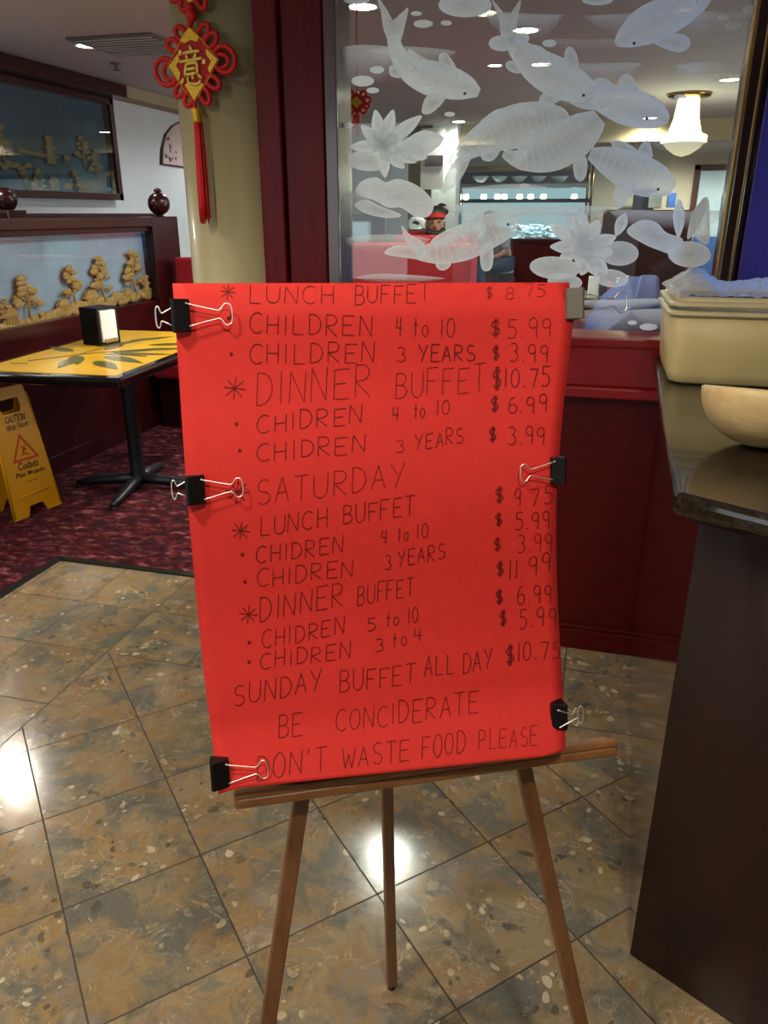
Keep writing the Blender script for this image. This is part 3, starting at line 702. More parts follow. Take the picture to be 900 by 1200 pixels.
# handwriting: single-stroke letters on a 1 x 1 box, y up
ARC = lambda cx, cy, rx, ry, a0, a1, n=9: [(cx + rx * math.cos(math.radians(a0 + (a1 - a0) * k / (n - 1))), cy + ry * math.sin(math.radians(a0 + (a1 - a0) * k / (n - 1)))) for k in range(n)]
FONT = {
    'A': [[(0, 0), (.5, 1), (1, 0)], [(.2, .38), (.8, .38)]], 'B': [[(.05, 0), (.05, 1)], [(.05, 1)] + ARC(.4, .76, .5, .24, 90, -90) + [(.05, .52)], [(.05, .52)] + ARC(.45, .26, .55, .26, 90, -90) + [(.05, 0)]],
    'C': [ARC(.6, .5, .6, .5, 50, 310, 14)], 'D': [[(.05, 0), (.05, 1)], [(.05, 1)] + ARC(.25, .5, .75, .5, 90, -90, 12) + [(.05, 0)]],
    'E': [[(1, 1), (.05, 1), (.05, 0), (1, 0)], [(.05, .52), (.8, .52)]], 'F': [[(1, 1), (.05, 1), (.05, 0)], [(.05, .52), (.75, .52)]],
    'H': [[(.05, 0), (.05, 1)], [(.95, 0), (.95, 1)], [(.05, .5), (.95, .5)]], 'I': [[(.5, 0), (.5, 1)]], 'L': [[(.1, 1), (.1, 0), (.95, 0)]],
    'N': [[(0, 0), (.05, 1), (.95, 0), (1, 1)]], 'O': [ARC(.5, .5, .5, .5, 90, 450, 18)], 'P': [[(.05, 0), (.05, 1)], [(.05, 1)] + ARC(.4, .74, .5, .26, 90, -90) + [(.05, .48)]],
    'R': [[(.05, 0), (.05, 1)], [(.05, 1)] + ARC(.4, .75, .5, .25, 90, -90) + [(.05, .5), (.95, 0)]],
    'S': [ARC(.5, .75, .42, .25, 40, 270, 9) + ARC(.5, .25, .45, .25, 90, -150, 9)], 'T': [[(0, 1), (1, 1)], [(.5, 1), (.5, 0)]],
    'U': [[(0, 1), (0, .35)] + ARC(.5, .35, .5, .35, 180, 360) + [(1, 1)]], 'W': [[(0, 1), (.25, 0), (.5, .7), (.75, 0), (1, 1)]], 'Y': [[(0, 1), (.5, .5)], [(1, 1), (.35, 0)]],
    "'": [[(.5, 1), (.4, .75)]], '.': [[(.3, .04), (.8, .08)]], 't': [[(.45, 1), (.45, 0)], [(.1, .65), (.85, .65)]], 'o': [ARC(.5, .32, .45, .32, 90, 450, 14)],
    '0': [ARC(.5, .5, .45, .5, 90, 450, 18)], '1': [[(.5, 0), (.5, 1)]], '3': [ARC(.45, .76, .4, .24, 140, -80, 9) + ARC(.45, .26, .5, .28, 80, -140, 9)],
    '4': [[(.25, 1), (.1, .45), (.95, .45)], [(.75, 1), (.7, 0)]], '5': [[(.95, 1), (.2, 1), (.15, .6)] + ARC(.4, .32, .5, .32, 110, -130, 10)],
    '6': [[(.75, 1)] + ARC(.55, .3, .5, .7, 120, 180, 5) + ARC(.5, .28, .45, .28, 180, 520, 14)], '7': [[(.05, 1), (.95, 1), (.45, 0)]],
    '8': [ARC(.5, .75, .36, .25, 90, 450, 14), ARC(.5, .26, .45, .26, 90, 450, 14)],
    '9': [ARC(.45, .74, .4, .26, 20, 380, 14) + [(.8, 0)]], '$': [ARC(.5, .7, .4, .2, 30, 270, 8) + ARC(.5, .3, .4, .2, 90, -150, 8), [(.42, 1.05), (.42, -.05)], [(.62, 1.05), (.62, -.05)]],
}
b_ink = MB()


def stroke(pts, wpx=1.25, lift=.0006):
    P = [Vector(p) for p in pts]
    if len(P) < 2: return
    L, Rr = [], []
    for i, p in enumerate(P):
        a, c = P[max(i - 1, 0)], P[min(i + 1, len(P) - 1)]; t = (c - a)
        t = t.normalized() if t.length > 1e-6 else Vector((1, 0)); m = Vector((-t.y, t.x)) * wpx / 2 * .85 * (.8 + .4 * random.random())
        L.append(p + m); Rr.append(p - m)
    vl = [b_ink.bm.verts.new(paper_pt(q.x, q.y, lift)) for q in L]; vr = [b_ink.bm.verts.new(paper_pt(q.x, q.y, lift)) for q in Rr]
    for i in range(len(P) - 1): b_ink.bm.faces.new((vl[i], vl[i + 1], vr[i + 1], vr[i]))


def dense(pts, step=2.0):
    out = [Vector(pts[0])]
    for a, c in zip(pts, pts[1:]):
        a, c = Vector(a), Vector(c); n = max(1, int((c - a).length / step))
        out += [a.lerp(c, k / n) for k in range(1, n + 1)]
    return out


WID = {'I': .35, '1': .3, '.': .3, "'": .3, 't': .6, 'o': .7, 'W': 1.3, ' ': .6}
def write(text, x0, x1, yl, yr, h, wpx=1.2):
    ws = [WID.get(ch, 1.0) for ch in text]; gap = .38; tot = sum(ws) + gap * (len(ws) - 1); k = (x1 - x0) / tot; x = x0
    slope = (yr - yl) / max(x1 - x0, 1)
    for ch, wd in zip(text, ws):
        if ch != ' ':
            jx, jy, jh = random.uniform(-.6, .6), random.uniform(-1.2, 1.2), random.uniform(.93, 1.07)
            for st in FONT[ch]:
                pts = []
                for u, v in st:
                    X = x + jx + u * wd * k + v * h * .03
                    pts.append((X, yl + slope * (X - x0) + jy - v * h * jh))
                stroke(dense(pts), wpx)
        x += (wd + gap) * k
def star(x, y, r):
    for k in range(4):
        a = PI / 4 * k + .1; stroke(dense([(x - r * math.cos(a), y - r * math.sin(a)), (x + r * math.cos(a), y + r * math.sin(a))]), 1.2)
def dot(x, y, r=2.3):
    vs = [b_ink.bm.verts.new(paper_pt(x + r * math.cos(a) * .85, y - r * math.sin(a), .0006)) for a in [PI / 5 * k for k in range(10)]]
    b_ink.bm.faces.new(vs)


star(267, 342, 9); write('LUNCH', 291, 391, 355, 357, 21); write('BUFFET', 415, 503, 356, 354, 21); write('$', 569, 577, 350, 350, 15, .9); write('8.75', 592, 640, 350, 348, 15, .8)
dot(268, 373); write('CHILDREN', 292, 435, 391, 394, 24); write('4', 463, 471, 393, 393, 22); write('to', 484, 502, 393, 393, 22); write('10', 516, 533, 396, 396, 22); write('$', 575, 587, 394, 394, 21, 1.5); write('5.99', 594, 647, 396, 395, 22, 1)
dot(271, 415); write('CHILDREN', 292, 438, 427, 425, 23); write('3', 464, 475, 423, 423, 18); write('YEARS', 490, 557, 424, 423, 19, 1.6); write('$', 577, 586, 421, 421, 18, 1.6); write('3.99', 597, 643, 424, 424, 20)
star(275, 455, 13); write('DINNER', 300, 434, 475, 464, 37, 1); write('BUFFET', 463, 568, 468, 457, 31, 1); write('$', 577, 588, 456, 455, 24, 1.9); write('10.75', 591, 645, 454, 452, 22, 1.5)
dot(277, 497); write('CHIDREN', 301, 424, 508, 496, 21); write('4', 459, 468, 495, 494, 17); write('to', 485, 498, 491, 490, 18); write('10', 511, 527, 487, 486, 17); write('$', 574, 584, 484, 483, 19, 1.6); write('6.99', 595, 642, 484, 483, 20, 1.4)
dot(281, 528); write('CHIDREN', 301, 427, 541, 530, 21); write('3', 463, 474, 531, 530, 14, .9); write('YEARS', 486, 543, 528, 518, 18); write('$', 572, 581, 518, 517, 18, 1.8); write('3.99', 594, 639, 522, 520, 20, 1.3)
star(278, 576, 14); write('SATURDAY', 300, 473, 593, 570, 29, 1)
star(282, 622, 11); write('LUNCH', 304, 383, 629, 617, 22); write('BUFFET', 402, 485, 615, 604, 22); write('$', 580, 590, 589, 588, 18, 1.6); write('9', 603, 611, 595, 594, 22); write('75', 621, 648, 593, 590, 20)
dot(284, 650); write('CHIDREN', 300, 402, 660, 648, 20); write('4', 446, 454, 637, 637, 16); write('to', 466, 479, 634, 632, 16); write('10', 488, 501, 631, 629, 17); write('$', 579, 588, 616, 615, 16, 1.6); write('5.99', 603, 645, 620, 618, 20, 1.3)
dot(287, 682); write('CHIDREN', 301, 413, 689, 675, 20); write('3', 450, 458, 667, 666, 16); write('YEARS', 466, 521, 664, 655, 18); write('$', 578, 587, 647, 646, 16, 1.3); write('3.99', 606, 648, 648, 645, 20, 1.1)
star(291, 720, 11); write('DINNER', 304, 402, 728, 710, 27); write('BUFFET', 419, 484, 709, 697, 22); write('$', 581, 590, 674, 673, 16, 1.8); write('11.99', 596, 646, 678, 670, 21, 1.3)
dot(292, 753, 2.4); write('CHIDREN', 307, 403, 759, 743, 20); write('5', 429, 440, 739, 738, 15); write('to', 452, 468, 735, 733, 15); write('10', 478, 490, 730, 728, 17); write('$', 580, 589, 709, 708, 17, 1.9); write('6.99', 606, 647, 708, 706, 21, 1.4)
dot(292, 776, 2.4); write('CHIDREN', 305, 410, 785, 770, 19); write('3', 439, 450, 763, 762, 15); write('to', 460, 476, 758, 756, 15); write('4', 484, 495, 752, 751, 15); write('$', 585, 594, 735, 733, 17, 1.8); write('5.99', 608, 652, 737, 733, 22, 1.3)
write('SUNDAY', 274, 376, 828, 808, 25); write('BUFFET', 398, 486, 811, 800, 24); write('ALL', 497, 532, 794, 789, 23); write('DAY', 542, 576, 789, 783, 24); write('$', 592, 603, 779, 777, 22, 1.8); write('10.75', 606, 656, 776, 770, 21, 1.3)
write('BE', 326, 354, 865, 861, 27); write('CONCIDERATE', 393, 560, 858, 836, 25)
write("DON'T", 301, 382, 915, 902, 28); write('WASTE', 400, 480, 901, 891, 24); write('FOOD', 494, 545, 890, 882, 25); write('PLEASE', 561, 630, 880, 872, 22, .9)
b_ink.build('handwriting', M['ink'], paper)

# easel
def pp(u, v, n=0.0): return PO + LD * u + PU * v + PN * n
easel = thing('display_easel', 'three-legged wooden display easel standing on the tile floor', 'easel', (-.2, .85, 0))
def beam(A, B, wd, th, side, name, m):
    A, B = Vector(A), Vector(B); t = (B - A).normalized(); s_ = (side - t * side.dot(t)).normalized(); n_ = t.cross(s_)
    b = MB(); R = Matrix((s_, n_, t)).transposed(); b.box((wd, th, (B - A).length), (A + B) / 2, R, .0025); return b.build(name, m, easel)
b = MB(); R = Matrix((LD, PU, PN)).transposed()
lc = PO + LD * .2525
b.box((.507, .0135, .036), lc + PU * -.008 + PN * .004, R, .005, 3)
b.box((.507, .010, .010), lc + PU * .0035 + PN * .017, R, .003, 2)
b.build('ledge', M['easel'], easel)
def down(u0, v0, u1, v1, n=-.028):
    k = (u1 - u0) / (v1 - v0); zf = -(PO.z + PN.z * n) / PU.z
    return pp(u0 + k * (zf - v0), zf, n), pp(u0 + k * (.52 - v0), .52, n)
f, t_ = down(.085, -.03, .022, -.345); beam(f, t_, .021, .016, LD, 'leg', M['easel_v'])
f, t_ = down(.389, -.03, .472, -.445); beam(f, t_, .021, .016, LD, 'leg', M['easel_v'])
foot = at_z(459, 1152, .012); top = pp(.216, .50, -.07); beam(foot, top, .019, .019, LD, 'leg', M['easel_v'])
b = MB(); b.lathe([(.0, -.012), (.008, -.012), (.009, 0), (.007, .006), (0, .006)], foot, 14); b.build('foot_pad', M['bolt'], easel)
b = MB(); b.box((.20, .03, .016), pp(.216, .50, -.045), R, .003); b.box((.02, .02, .03), pp(.216, .50, -.062), R, .003); b.build('crossbar', M['easel'], easel)
for u in (.095, .205, .372): b = MB(); b.lathe([(0, 0), (.004, 0), (.004, .008), (0, .008)], pp(u, -.02, -.012), 10); b.build('bolt', M['bolt'], easel)


# binder clips
def clip(px, py, wpx, hpx, side, label, flip=False, showback=False, short=False):
    """body folded over the sheet's edge, front handle lying on the paper, the rear handle out behind"""
    c = paper_pt(px, py, .003); t = thing('binder_clip', label, 'binder clip', c, 'binder clips on the red paper sign')
    k = (c - EYE).length / FOC * 1.06; wd, hg = wpx * k, hpx * k; s = side; th = .011
    # triangular body, point towards the middle of the sheet, spine outside
    b = MB(); prof = [(-s * wd * .5, -th), (-s * wd * .5, th * .85), (-s * wd * .35, th), (s * wd * .5, .0035), (s * wd * .5, -.0035), (-s * wd * .35, -th * 1.1)]
    A = [c + LD * x + PN * z - PU * hg / 2 for x, z in prof]
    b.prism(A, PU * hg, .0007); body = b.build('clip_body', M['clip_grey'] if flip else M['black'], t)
    # wire handles
    def handle(x0, out, z, lng):
        h = hg * .36; d = 1 if out > 0 else -1
        pts = [(x0, h * .95), (x0 + d * lng * .55, h * .45), (x0 + d * lng * .72, h * .38), (x0 + d * lng * .84, h * .9), (x0 + d * lng * .97, h * .75), (x0 + d * lng, 0), (x0 + d * lng * .97, -h * .75), (x0 + d * lng * .84, -h * .9), (x0 + d * lng * .72, -h * .38), (x0 + d * lng * .55, -h * .45), (x0, -h * .95)]
        P = [c + LD * x + PU * y + PN * z for x, y in pts]; bb = MB(); bb.tube(spline(P, 5), .00085, 6)
        bb.tube([P[0] - LD * d * .002 + PU * .001, P[0]], .0012, 6); bb.build('clip_handle', M['wire'], t)
    if flip:
        handle(-s * wd * .2, -s, .006, hg * 1.75)
    elif short:
        handle(s * wd * .2, -s, .012, hg * .75); handle(-s * wd * .2, -s, .007, hg * .8)
    else:
        handle(s * wd * .42, s, .0055, hg * 1.35)
        if showback: handle(-s * wd * .3, -s, -.012, hg * .62)
    return t
clip(212, 370, 19, 33, 1, 'black binder clip at the upper left corner of the red paper', showback=True)
clip(229, 574, 20, 31, 1, 'black binder clip halfway down the left edge of the red paper', showback=True)
clip(258, 906, 19, 30, 1, 'black binder clip at the lower left corner of the red paper, beside the word DON\'T')
clip(653, 551, 14, 28, -1, 'black binder clip halfway down the right edge of the red paper')
clip(654, 838, 15, 28, -1, 'black binder clip at the lower right edge of the red paper, above PLEASE', short=True)
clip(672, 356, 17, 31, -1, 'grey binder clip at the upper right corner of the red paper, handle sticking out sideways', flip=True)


# ================================================================ COUNTER AT THE RIGHT
top_out = [(.139, 1.156), (.150, 1.5), (.177, 2.425), (1.85, 2.425), (1.85, .18)]
CT = 1.03
b = MB(); b.prism([(x, y, CT - .036) for x, y in top_out], (0, 0, .036), .013)
tag(b.build('granite_worktop', M['granite']), 'speckled dark granite worktop with rounded edge on the wooden counter', 'worktop')
cab = thing('service_counter', 'dark walnut service counter below the granite top, at the right', 'counter', (.6, 1.6, 0))
b = MB(); b.prism([(.193, 1.236, 0), (.222, 2.40, 0), (.24, 2.40, 0), (.211, 1.236, 0)], (0, 0, CT - .042)); b.build('side_panel', M['counter_side'], cab)
b = MB(); b.prism([(.193, 1.234, 0), (1.80, .335, 0), (1.81, .353, 0), (.205, 1.25, 0)], (0, 0, CT - .042)); b.build('front_panel', M['counter_wood'], cab)
b = MB(); b.prism([(.25, 1.26, 0), (1.78, .40, 0), (1.78, 2.40, 0), (.27, 2.40, 0)], (0, 0, CT - .06)); b.build('carcass', M['dark_wood'], cab)
b = MB(); b.prism([(.17, 1.20, CT - .058), (.205, 2.40, CT - .058), (1.8, 2.40, CT - .058), (1.8, .29, CT - .058)], (0, 0, .016)); b.build('apron', M['dark_wood'], cab)

# tub
def rrect(x0, y0, x1, y1, r, z, n=6):
    out = []
    for cx, cy, a in [(x1 - r, y1 - r, 0), (x0 + r, y1 - r, 90), (x0 + r, y0 + r, 180), (x1 - r, y0 + r, 270)]:
        for k in range(n + 1): q = math.radians(a + 90 * k / n); out.append((cx + r * math.cos(q), cy + r * math.sin(q), z))
    return out
def loft(b, rings, cap0=True, cap1=True):
    V = [[b.bm.verts.new(Vector(p)) for p in R_] for R_ in rings]
    for A, B in zip(V, V[1:]):
        n = len(A)
        for k in range(n): f = b.bm.faces.new((A[k], A[(k + 1) % n], B[(k + 1) % n], B[k])); f.smooth = True
    if cap0: b.bm.faces.new(V[0][::-1])
    if cap1: b.bm.faces.new(V[-1])
tx0, ty0, tx1, ty1 = .180, 1.975, .64, 2.33
ZR = at_y(765, 365, 1.97).z
tub = thing('plastic_tub', 'large yellowed plastic food tub standing on the granite worktop', 'tub', (.4, 2.15, CT))
b = MB(); H0 = CT + .001; rings = []
for dz, ins, r in [(0, .022, .03), (.006, .010, .035), (.03, .004, .04), (.06, .001, .04), (ZR - H0 - .01, -.006, .04)]: rings.append(rrect(tx0 + ins, ty0 + ins, tx1 - ins, ty1 - ins, r, H0 + dz))
zt = ZR - .01
for dz, ins in [(.01, .01)]: rings.append(rrect(tx0 + ins, ty0 + ins, tx1 - ins, ty1 - ins, .04, zt + dz))
rings += [rrect(tx0 + .012, ty0 + .012, tx1 - .012, ty1 - .012, .04, zt - .05), rrect(tx0 + .03, ty0 + .03, tx1 - .03, ty1 - .03, .03, H0 + .01)]
loft(b, rings); b.build('tub_body', M['tub'], tub)
b = MB()
for zc, o_ in [(ZR - .004, .016), (ZR + .016, .014)]:
    loft(b, [rrect(tx0 + .004, ty0 + .004, tx1 - .004, ty1 - .004, .04, zc - .006), rrect(tx0 - o_, ty0 - o_, tx1 + o_, ty1 + o_, .045, zc - .003), rrect(tx0 - o_, ty0 - o_, tx1 + o_, ty1 + o_, .045, zc + .004), rrect(tx0 + .004, ty0 + .004, tx1 - .004, ty1 - .004, .04, zc + .009), rrect(tx0 + .012, ty0 + .012, tx1 - .012, ty1 - .012, .04, zc + .004)], False, False)
loft(b, [rrect(tx0 + .004, ty0 + .004, tx1 - .004, ty1 - .004, .04, ZR + .02), rrect(tx0 + .004, ty0 + .004, tx1 - .004, ty1 - .004, .04, ZR + .034), rrect(tx0 + .02, ty0 + .02, tx1 - .02, ty1 - .02, .03, ZR + .034), rrect(tx0 + .022, ty0 + .022, tx1 - .022, ty1 - .022, .03, ZR + .02)], False, False)
b.build('tub_rim', M['tub_rim'], tub)
b = MB()
NBX, NBY = 40, 26; G = []
zb = ZR + .036
for j in range(NBY + 1):
    row = []
    for i in range(NBX + 1):
        s, t = i / NBX, j / NBY; x = tx0 - .012 + (tx1 - tx0 + .02) * s; y = ty0 + .0 + (ty1 - ty0) * t
        edge = min(s, 1 - s, t, 1 - t)
        z = zb + .012 * min(1, edge * 8) + .015 * math.sin(9 * s + 4 * math.sin(6 * t)) * math.sin(7 * t + 3 * s) * min(1, edge * 6) + random.uniform(-.004, .004) + .028 * math.exp(-((s - .14) / .09) ** 2)
        if edge == 0: z = ZR + .036 + random.uniform(0, .006)
        row.append(b.bm.verts.new((x, y, z)))
    G.append(row)
for j in range(NBY):
    for i in range(NBX): f = b.bm.faces.new((G[j][i], G[j][i + 1], G[j + 1][i + 1], G[j + 1][i])); f.smooth = (i + j) % 5 != 0
tag(b.build('plastic_bag', M['film']), 'crumpled clear plastic bag lying over the top of the yellowed tub', 'plastic bag')

# wooden bowl lying tilted
vd = ray(898, 454); vd.normalize(); bc = at_z(899, 461, CT + .096); Rb = .108
ax = Vector((0, 0, 1)) - vd * vd.z; ax.normalize(); sx = vd.cross(ax).normalized(); R3 = Matrix((sx, vd, ax)).transposed()
prof = [(Rb * math.sin(a), -.098 * math.cos(a)) for a in [PI / 2 * k / 14 for k in range(15)]]
prof += [(Rb - .004, .003), (Rb - .012, .0)] + [((Rb - .012) * math.cos(a), -.086 * math.sin(a)) for a in [PI / 2 * k / 12 for k in range(1, 13)]]
b = MB(); b.lathe(prof, bc, 48, R3, cap=False); lo = min(v.co.z for v in b.bm.verts)
for v in b.bm.verts: v.co.z += CT + .0008 - lo
bowl = tag(b.build('wooden_bowl', M['bowl']), 'pale turned wooden bowl on the granite worktop in front of the tub', 'bowl')
b = MB(); b.ball(.014, bc + sx * .03 - vd * (Rb * .96) + Vector((0, 0, CT - lo - .012)), 2, (1.3, 1, 1)); b.build('grip_knob', M['bowl'], bowl)


# ================================================================ LUCKY KNOT ON THE COLUMN
KY = 2.475
def K(px, py, dy=0.0): q = at_y(px, py, KY); return Vector((q.x, KY + dy, q.z))
knot = thing('knot_ornament', 'large red and gold lucky knot with long tassel hanging on the khaki column', 'ornament', K(228, 20))
def knot_unit(dx, dy, parent, char=True, loops=True):
    q = lambda x, y, d=0.0: K(x + dx, y + dy, d)
    top, right, bot, left = (222, 30), (257, 70), (228, 121), (196.5, 78)
    b = MB(); b.prism([q(*top), q(*right), q(*bot), q(*left)], (0, .012, 0), .001); pl = b.build('plaque', M['red_felt'], parent)
    b = MB()
    rim = [q(*top, -.001), q(*right, -.001), q(*bot, -.001), q(*left, -.001)]
    for a, c in zip(rim, rim[1:] + rim[:1]): b.tube([a, c], .0016, 6)
    b.build('gold_border', M['gold'], pl)
    b = MB(); e_ = (0, .002, 0); z = -.003
    b.prism([q(222, 32, z), q(234, 44, z), q(231, 49, z), q(224, 47, z), q(217, 51, z), q(212, 49, z), q(212, 46, z)], e_)
    b.prism([q(228, 118, z), q(217, 100, z), q(221, 96, z), q(229, 99, z), q(236, 96, z), q(239, 99, z), q(238, 101, z)], e_)
    b.prism([q(198, 78, z), q(209, 63, z), q(211, 70, z), q(207, 77, z), q(212, 86, z), q(210, 95, z)], e_)
    b.prism([q(255.5, 70, z), q(242, 57, z), q(242, 64, z), q(248, 72, z), q(244, 80, z), q(246, 86, z)], e_)
    b.build('corner_motif', M['gold'], pl)
    if char:
        b = MB(); z = -.0045
        S = [[(223, 54), (226, 60)], [(215, 63), (225, 61), (235, 60)], [(219, 65), (221, 70)], [(231, 63), (228, 69)], [(211, 73), (225, 71), (238, 68)],
             [(219, 75), (218, 90)], [(219, 76), (231, 74), (232, 87)], [(219, 82), (230, 80)], [(219, 88), (231, 86)],
             [(216, 92), (214, 99)], [(221, 90), (222, 97), (228, 99), (234, 98), (236, 94)], [(226, 89), (228, 93)], [(233, 88), (238, 92)]]
        for st in S:
            P = spline([q(x, y, z) for x, y in st], 4); n = len(P); b.tube(P, [.0043 * (.75 + .5 * math.sin(PI * (k + .6) / (n + .4))) for k in range(n)], 8)
        for cx, cy in ((211, 62), (239, 72)): b.prism([q(cx - 1.6, cy - 3, -.002), q(cx + 1.6, cy - 3, -.002), q(cx + 1.6, cy + 3, -.002), q(cx - 1.6, cy + 3, -.002)], (0, .001, 0))
        b.build('gold_character', M['gold_pale'], pl)
    b = MB()
    def loop(cx, cy, rx, ry, rot=0, r=.0082, d=0.006):
        c, s = math.cos(rot), math.sin(rot)
        P = [q(cx + rx * math.cos(a) * c - ry * math.sin(a) * s, cy + rx * math.cos(a) * s + ry * math.sin(a) * c, d) for a in [2 * PI * k / 28 for k in range(28)]]
        b.tube(P, r, 8, closed=True)
    loop(194, 84, 12.5, 16, -.35); loop(199, 83, 9, 10, -.2, .0072, .010)
    loop(262, 69, 12.5, 16, -.3); loop(257, 71, 9, 8, -.2, .0072, .010)
    for cx, cy, rx, ry, rt in [(211, 39, 5.5, 9, -.5), (202, 53, 6, 8, -.8), (237, 37, 5.5, 10, .45), (246, 47, 6, 10, .6), (211, 104, 5, 10, .5), (221, 114, 5, 10, .25), (239, 112, 5, 10, -.4), (249, 96, 6, 9, -.8)]: loop(cx, cy, rx, ry, rt)
    b.build('cord_loops', M['red_cord'], parent)
knot_unit(0, 0, knot); knot_unit(-5, -112, knot, char=True)
b = MB(); b.tube([K(228, 119), K(229, 128)], .007, 8); b.build('cord_link', M['red_cord'], knot)
b = MB(); b.ball(.018, K(224, 18), 3, (1, .9, 1.1)); b.tube([K(222, 4), K(224, 12)], .011, 8); b.tube([K(224, 22), K(222, 32)], .010, 8); b.build('cord_bead', M['red_cord'], knot)
b = MB(); a_, c_ = K(229.5, 127), K(232, 144); b.tube([a_, a_.lerp(c_, .1), a_.lerp(c_, .3), a_.lerp(c_, .5), a_.lerp(c_, .7), a_.lerp(c_, .9), c_], [.014, .0165, .0145, .0155, .0145, .0165, .014], 16); b.build('tassel_cap', M['gold'], knot)
b = MB()
for k in range(60):
    a = random.uniform(0, 2 * PI); r = math.sqrt(random.random()); s = K(232, 143) + Vector((.013 * r * math.cos(a), .011 * r * math.sin(a), 0))
    e_ = K(240 + random.uniform(-1, 1), 256 + random.uniform(-6, 7)) + Vector((.017 * r * math.cos(a), .015 * r * math.sin(a), 0)); m_ = s.lerp(e_, .5) + Vector((random.uniform(-.002, .002), 0, 0))
    b.tube([s, s.lerp(m_, .5), m_, m_.lerp(e_, .5), e_], [.0028, .003, .003, .0028, .0016], 5)
b.build('tassel', M['red_cord'], knot)


# ================================================================ LEFT DINING AREA
# --- table
TA = math.radians(4); TC = Vector((-1.945, 2.875)); tu = Vector((math.cos(TA), math.sin(TA))); tv = Vector((-tu.y, tu.x)); TW, TL, TZ = .80, 1.40, .758
def tp(u, v, z): q = TC - tu * (TW - u) + tv * v; return Vector((q.x, q.y, z))      # u from left edge, v from near edge
tc = tp(TW / 2, TL / 2, 0)
table = thing('dining_table', 'dining table with black edge and yellow bamboo-painted top on the carpet', 'table', tc)
b = MB(); b.box((TW, TL, .045), tc + Vector((0, 0, TZ - .0225)), TA, .017, 4); b.build('tabletop', M['table_edge'], table)
b = MB(); b.box((TW - .11, TL - .11, .002), tc + Vector((0, 0, TZ + .0006)), TA); inlay = b.build('painted_inlay', M['yellow_top'], table)
b = MB()
def leaf(u, v, ln, wd, ang):
    ln *= 1.25; wd *= 1.9; d = Vector((math.cos(ang), math.sin(ang))); m = Vector((-d.y, d.x)); pts = []
    for k in range(13): t = k / 12; pts.append((u + d.x * ln * t + m.x * wd * math.sin(PI * t ** .7), v + d.y * ln * t + m.y * wd * math.sin(PI * t ** .7)))
    for k in range(11, 0, -1): t = k / 12; pts.append((u + d.x * ln * t - m.x * wd * math.sin(PI * t ** .7), v + d.y * ln * t - m.y * wd * math.sin(PI * t ** .7)))
    leaf.n = getattr(leaf, 'n', 0) + 1; b.prism([tp(x, y, TZ + .0017 + .00012 * leaf.n) for x, y in pts], (0, 0, .0005))
for u, v, ln, wd, an in [(.40, .55, .30, .022, .15), (.45, .50, .26, .024, -.5), (.42, .60, .28, .02, .6), (.30, .48, .22, .02, -1.0), (.36, .66, .22, .02, 1.7), (.52, .70, .2, .02, .35), (.22, .58, .2, .018, 2.6), (.26, .74, .24, .02, 1.1), (.48, .36, .22, .022, -.7), (.34, .40, .2, .02, -1.3), (.50, .85, .2, .02, .4), (.33, .95, .22, .02, .9)]: leaf(u, v, ln, wd, an)
b.build('painted_leaf', M['bamboo'], inlay)
b = MB()
for P in ([(.16, .3), (.3, .5), (.42, .62), (.6, .72)], [(.3, .5), (.32, .75), (.4, 1.0)], [(.12, .22), (.2, .24)], [(.42, .62), (.52, .55), (.66, .52)]): b.tube(spline([tp(u, v, TZ + .0016) for u, v in P], 5), .003, 5)
b.build('painted_twig', M['olive_dark'], inlay)
ped = at_z(152, 578, 0); ped = Vector((-2.36, 3.55, 0))
b = MB(); b.lathe([(.05, .03), (.042, .07), (.038, .12), (.038, .66), (.05, .70), (.16, .712)], ped, 24); b.build('pedestal', M['iron'], table)
for k, a in enumerate((TA + .1, TA + .1 + PI / 2, TA + .1 + PI, TA + .1 + 1.5 * PI)):
    d = Vector((math.cos(a), math.sin(a), 0)); L = .36
    b = MB(); b.tube([ped + Vector((0, 0, .055)), ped + d * .12 + Vector((0, 0, .046)), ped + d * .28 + Vector((0, 0, .028)), ped + d * L + Vector((0, 0, .016))], [.032, .03, .024, .016], 10)
    b.lathe([(.0, 0), (.018, 0), (.018, .01), (0, .012)], ped + d * (L - .01), 12); b.build('foot', M['iron'], table)

# --- napkin dispenser
nc = tp(.225, .86, TZ + .001)
nd = thing('napkin_dispenser', 'black tabletop napkin dispenser full of white napkins on the yellow table', 'napkin dispenser', nc)
na = math.radians(-12); nx = Vector((math.cos(na), math.sin(na), 0)); ny = Vector((-nx.y, nx.x, 0))
b = MB(); b.box((.125, .018, .195), nc + Vector((0, 0, .0985)) + ny * .066, na, .004); b.box((.125, .018, .195), nc + Vector((0, 0, .0985)) - ny * .066, na, .004)
b.box((.014, .145, .195), nc + Vector((0, 0, .0985)) - nx * .056, na, .004); b.box((.125, .148, .011), nc + Vector((0, 0, .191)), na, .003); b.box((.125, .148, .011), nc + Vector((0, 0, .006)), na, .003)
b.build('case', M['black'], nd)
b = MB()
for k in range(7): b.box((.012, .106 + .004 * (k % 2), .165 + .005 * (k % 3)), nc + nx * (.062 - .014 * k) + Vector((0, 0, .098)), na + random.uniform(-.01, .01), .004)
b.build('napkins', M['napkin'], nd)
b = MB(); b.box((.003, .09, .02), nc + nx * .071 + Vector((0, 0, .022)), na, .001); b.build('front_lip', M['brass'], nd)

